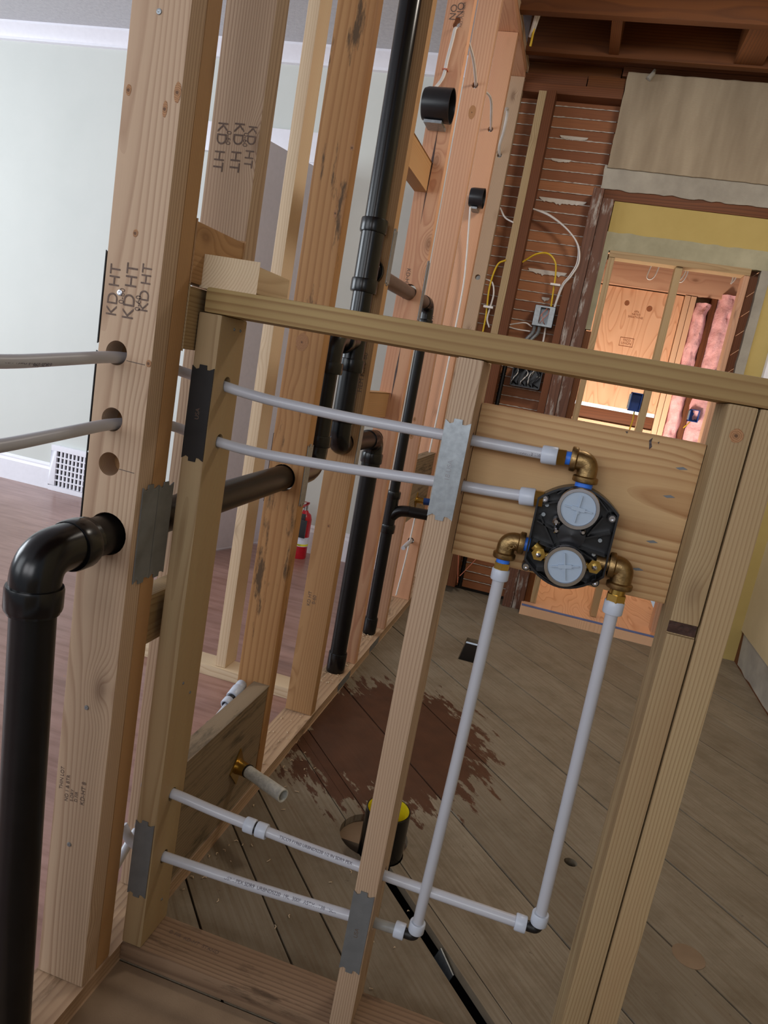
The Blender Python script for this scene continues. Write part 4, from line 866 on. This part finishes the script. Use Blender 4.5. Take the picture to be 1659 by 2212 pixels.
MB().box((-.062, 1.455, 2.128), (-.044, 1.475, 2.131)).build('cable_staple', M_red, bpy.data.objects['electric_cable'])
cable('electric_cable', [(-.042, 1.52, 2.30), (-.03, 1.72, 2.285), (-.035, 1.86, 2.27), (-.042, 1.935, 2.262)], .0055, M_nm, 'white cable drooping between the first two pink studs')
cable('electric_cable', [(-.042, 1.95, 2.27), (-.02, 2.15, 2.31), (-.03, 2.32, 2.285), (-.04, 2.42, 2.272)], .0055, M_nm, 'white cable drooping between the second and third pink studs')
cable('electric_cable', [(-.04, 2.44, 2.275), (-.02, 2.62, 2.44), (-.03, 2.72, 2.38), (-.05, 2.80, 2.33), (-.05, 2.87, 2.30)], .007, M_nm, 'white cable entering the last stud of the long wall')
cable('electric_cable', [(-.05, 2.33, 1.92), (-.04, 2.36, 1.80), (-.03, 2.37, 1.70), (-.02, 2.372, 1.55), (-.022, 2.37, 1.2), (-.03, 2.372, .8), (-.045, 2.37, .3), (-.06, 2.37, .06)], .006, M_nm, 'long white cable stapled down the second last stud')
cable('electric_cable', [(-.0, 2.89, 2.06), (.04, 2.86, 2.01), (.09, 2.83, 1.985)], .006, M_nm, 'short white cable crossing from the last stud to the pale lath-wall stud')
cable('electric_cable', [(.17, 2.87, 2.07), (.26, 2.86, 2.045), (.36, 2.85, 1.99), (.43, 2.84, 1.92), (.452, 2.84, 1.84), (.43, 2.84, 1.77), (.40, 2.86, 1.72), (.385, 2.87, 1.64), (.38, 2.88, 1.60)], .006, M_nm, 'white cable arcing right across the laths to the metal box')
cable('electric_cable', [(.16, 2.88, 2.075), (.25, 2.87, 2.055), (.35, 2.86, 2.00), (.425, 2.85, 1.925), (.443, 2.85, 1.84), (.42, 2.85, 1.77), (.392, 2.87, 1.72), (.376, 2.88, 1.60)], .005, M_nm, 'second white cable following the arc across the laths')
cable('electric_cable', [(.17, 2.88, 1.81), (.23, 2.87, 1.855), (.29, 2.86, 1.865), (.335, 2.86, 1.83), (.35, 2.87, 1.77), (.355, 2.88, 1.70), (.36, 2.89, 1.62), (.36, 2.90, 1.60)], .0045, M_yel, 'yellow cable arching over the laths into the metal box', 1)
cable('electric_cable', [(.09, 2.83, 1.80), (.05, 2.84, 1.77), (.03, 2.86, 1.66), (.04, 2.87, 1.5), (.035, 2.88, 1.3), (.03, 2.88, 1.1)], .0045, M_yel, 'yellow cable left of the pale lath-wall stud', 1)
cable('electric_cable', [(.0, 2.88, 1.70), (.04, 2.86, 1.685), (.06, 2.85, 1.63), (.055, 2.86, 1.56), (.05, 2.87, 1.5), (.07, 2.87, 1.46)], .0055, M_nm, 'white cable bent left of the pale lath-wall stud')
cable('electric_cable', [(.16, 2.90, 1.49), (.20, 2.89, 1.502), (.25, 2.88, 1.513), (.285, 2.89, 1.50)], .005, M_nm, 'upper of two white cables left of the metal box')
cable('electric_cable', [(.16, 2.90, 1.482), (.21, 2.89, 1.475), (.28, 2.89, 1.475)], .005, M_nm, 'lower of two white cables left of the metal box')
cable('electric_cable', [(.355, 2.90, 1.51), (.358, 2.90, 1.42), (.35, 2.90, 1.30), (.33, 2.91, 1.25)], .005, M_nm, 'white cable dropping from metal box to black gang box', 1)
cs = MB().box((.335, 2.855, 1.716), (.385, 2.885, 1.726)); tag(cs.build('cable_staple', M_nm), 'white plastic staple where yellow and white cables meet over the metal box', 'staple')
cs = MB().box((.02, 2.845, 1.555), (.07, 2.875, 1.566)); tag(cs.build('cable_staple', M_nm), 'white plastic staple left of the pale lath-wall stud', 'staple')
# steel junction box
jb = thing('junction_box', (.335, 2.87, 1.505), 'open steel junction box on the laths with metal conduit below', 'junction box')
t_ = MB(); x0, x1, z0, z1, y0, y1 = .283, .388, 1.506, 1.612, 2.865, 2.925
t_.box((x0, y0, z0), (x0 + .030, y0 + .003, z1)).box((x1 - .028, y0, z0), (x1, y0 + .003, z1)).box((x0 + .03, y0, z0), (x1 - .028, y0 + .003, z0 + .012)).box((x0 + .03, y0, z1 - .010), (x1 - .028, y0 + .003, z1))
t_.box((x0, y0, z0), (x0 + .002, y1, z1)).box((x1 - .002, y0, z0), (x1, y1, z1)).box((x0, y0, z0), (x1, y1, z0 + .002)).box((x0, y0, z1 - .002), (x1, y1, z1)).box((x0, y1 - .002, z0), (x1, y1, z1)); t_.build('box', M_galv, jb)
t_ = MB()
for k, pts in enumerate(([(.315, 2.90, 1.53), (.320, 2.87, 1.56), (.345, 2.868, 1.60)], [(.32, 2.9, 1.515), (.33, 2.866, 1.535), (.355, 2.868, 1.575), (.352, 2.88, 1.60)], [(.35, 2.9, 1.52), (.34, 2.866, 1.53), (.322, 2.868, 1.57)])): t_.tube(spline(pts, 5), .0018, 6)
t_.build('loose_wires', M_red, jb)
def flex(pts, r_, lab):
    P = spline(pts, 22); rs = [r_ * (1 + .16 * (k % 2)) for k in range(len(P))]
    return MB().tube(P, rs, 12)
flex([(.300, 2.885, 1.508), (.297, 2.88, 1.47), (.270, 2.88, 1.43), (.25, 2.89, 1.39)], .0085, '').build('flexible_conduit', M_galv, jb); flex([(.325, 2.885, 1.508), (.322, 2.88, 1.47), (.295, 2.88, 1.43), (.275, 2.89, 1.39)], .0085, '').build('flexible_conduit', M_galv, jb)
# black gang box
gb = thing('gang_box', (.31, 2.87, 1.18), 'wide black gang box stuffed with wires below the rail', 'electrical box')
t_ = MB(); x0, x1, z0, z1, y0, y1 = .236, .392, 1.185, 1.30, 2.865, 2.93
t_.box((x0, y0, z0), (x0 + .004, y1, z1)).box((x1 - .004, y0, z0), (x1, y1, z1)).box((x0, y0, z0), (x1, y1, z0 + .004)).box((x0, y0, z1 - .004), (x1, y1, z1)).box((x0, y1 - .004, z0), (x1, y1, z1)); t_.build('box', M_plas, gb)
t_ = MB(); t2 = MB()
for k in range(13):
    x = x0 + .012 + k * .011; pts = [(x, 2.91, z1 - .02), (x + random.uniform(-.02, .02), 2.868, z1 - .045), (x - .02 + random.uniform(-.01, .02), 2.866, z0 + .03), (x + random.uniform(-.02, .02), 2.90, z0 + .012)]
    pts = [(min(max(p[0], x0 + .008), x1 - .008), p[1], p[2]) for p in pts]; (t2 if k % 4 == 1 else t_).tube(spline(pts, 5), .003, 6)
t_.build('black_wires', M_plas, gb); t2.build('white_wires', M_nm, gb)
tag(flex([(.19, 2.90, 1.29), (.188, 2.90, 1.1), (.186, 2.90, .75), (.188, 2.90, .3), (.19, 2.90, .03)], .011, '').build('flexible_conduit', M_absd), 'dark vertical flexible conduit beside the old stud on the laths', 'conduit')
cable('twisted_wire', [(.135, 2.82, .62), (.165, 2.80, .50), (.15, 2.80, .32), (.185, 2.80, .08)], .002, M_red, 'copper-red loose wire hanging in front of the conduit', 1)
cable('twisted_wire', [(.29, 2.82, .42), (.30, 2.80, .32), (.25, 2.80, .22), (.19, 2.80, .12)], .002, M_red, 'copper-red loose wire curling toward the door post foot', 1)
ce = MB().tube([(.12, 2.2, 2.86), (.04, 2.5, 2.70)], .007, 8).tube([(.14, 2.2, 2.86), (.05, 2.5, 2.71)], .006, 8); tag(ce.build('ceiling_cable', M_nm), 'pair of grey cables rising into the dark joist bay', 'cable')
ce = MB().tube([(.06, 2.45, 2.77), (.05, 2.5, 2.66)], .005, 8); tag(ce.build('ceiling_cable', M_yel), 'yellow cable end hanging below the joists', 'cable')

# ================================================================ FIRE EXTINGUISHER
ex, ey = -.755, 2.80
fe = thing('fire_extinguisher', (ex, ey, 0), 'red fire extinguisher with a yellow-striped label on the living room floor', 'fire extinguisher')
MB().lathe((ex, ey, 0), (0, 0, 1), [(0, 0), (0, .040), (.008, .043), (.235, .043), (.262, .034), (.275, .018), (.285, .015), (.285, 0)], 32).build('cylinder', M_ext, fe)
MB().lathe((ex, ey, 0), (0, 0, 1), [(.075, .0432), (.075, .0437), (.13, .0437), (.13, .0432)], 32).build('label', M_label, fe)
MB().lathe((ex, ey, 0), (0, 0, 1), [(.078, .0438), (.078, .0441), (.09, .0441), (.09, .0438)], 32).build('yellow_stripe', M_ylab, fe)
text_mesh('label_text', 'ABC', .014, M_rub, frame((ex + .006, ey - .0445, .084), (1, 0, 0), (0, -1, 0)), fe, wrap=.044)
MB().box((ex - .020, ey - .050, .13), (ex + .034, ey - .040, .235)).box((ex - .006, ey - .05, .235), (ex + .02, ey - .038, .27)).build('bracket', M_plas, fe, bevel=.002)
MB().cyl((ex, ey, .28), (ex, ey, .315), .012).build('neck', M_chrome, fe)
MB().bar((ex, ey + .03, .32), (ex, ey - .06, .315), .016, .006).bar((ex, ey + .03, .326), (ex, ey - .07, .345), .016, .005).build('handle', M_ext, fe); MB().cyl((ex - .012, ey - .01, .305), (ex - .035, ey - .02, .305), .010).build('gauge', M_rub, fe)

# wood shavings scattered on the plates
sv = MB(); random.seed(3)
def chips(n, x0, x1, y0, y1, z):
    for _ in range(n):
        x, y = random.uniform(x0, x1), random.uniform(y0, y1); a = random.uniform(0, 6.28); L = random.uniform(.004, .012)
        sv.tube([(x, y, z + .001), (x + L * .5 * math.cos(a), y + L * .5 * math.sin(a), z + .003), (x + L * math.cos(a + .5), y + L * math.sin(a + .5), z + .0015)], .0011, 4)
chips(26, -.08, -.01, 1.25, 1.45, .0385); chips(22, -.08, -.01, 1.75, 1.9, .0385); chips(26, .01, .1, .1, .9, .0005); chips(10, -.08, -.01, .6, 1.0, .0385); chips(14, -.08, -.01, -.4, -.12, .0385); chips(16, .0, .5, .1, .5, .0005)
so = sv.build('wood_shavings', W_cream, origin=(0, 0, 0)); tag(so, 'loose pale wood shavings scattered along the bottom plates', 'shavings'); so['kind'] = 'stuff'
for o_, hs in ((bp, [(-.0455, 1.376, .033), (XS, 1.83, .0275)]), (bpy.data.objects['top_plate'], [(XS, .94, .034)]), (bpy.data.objects['top_plate.001'], [(XS, .94, .034)])):
    z_ = -.05 if o_ is bp else 2.6
    cut(o_, [((x, y, z_), (x, y, z_ + .3), r_) for x, y, r_ in hs])
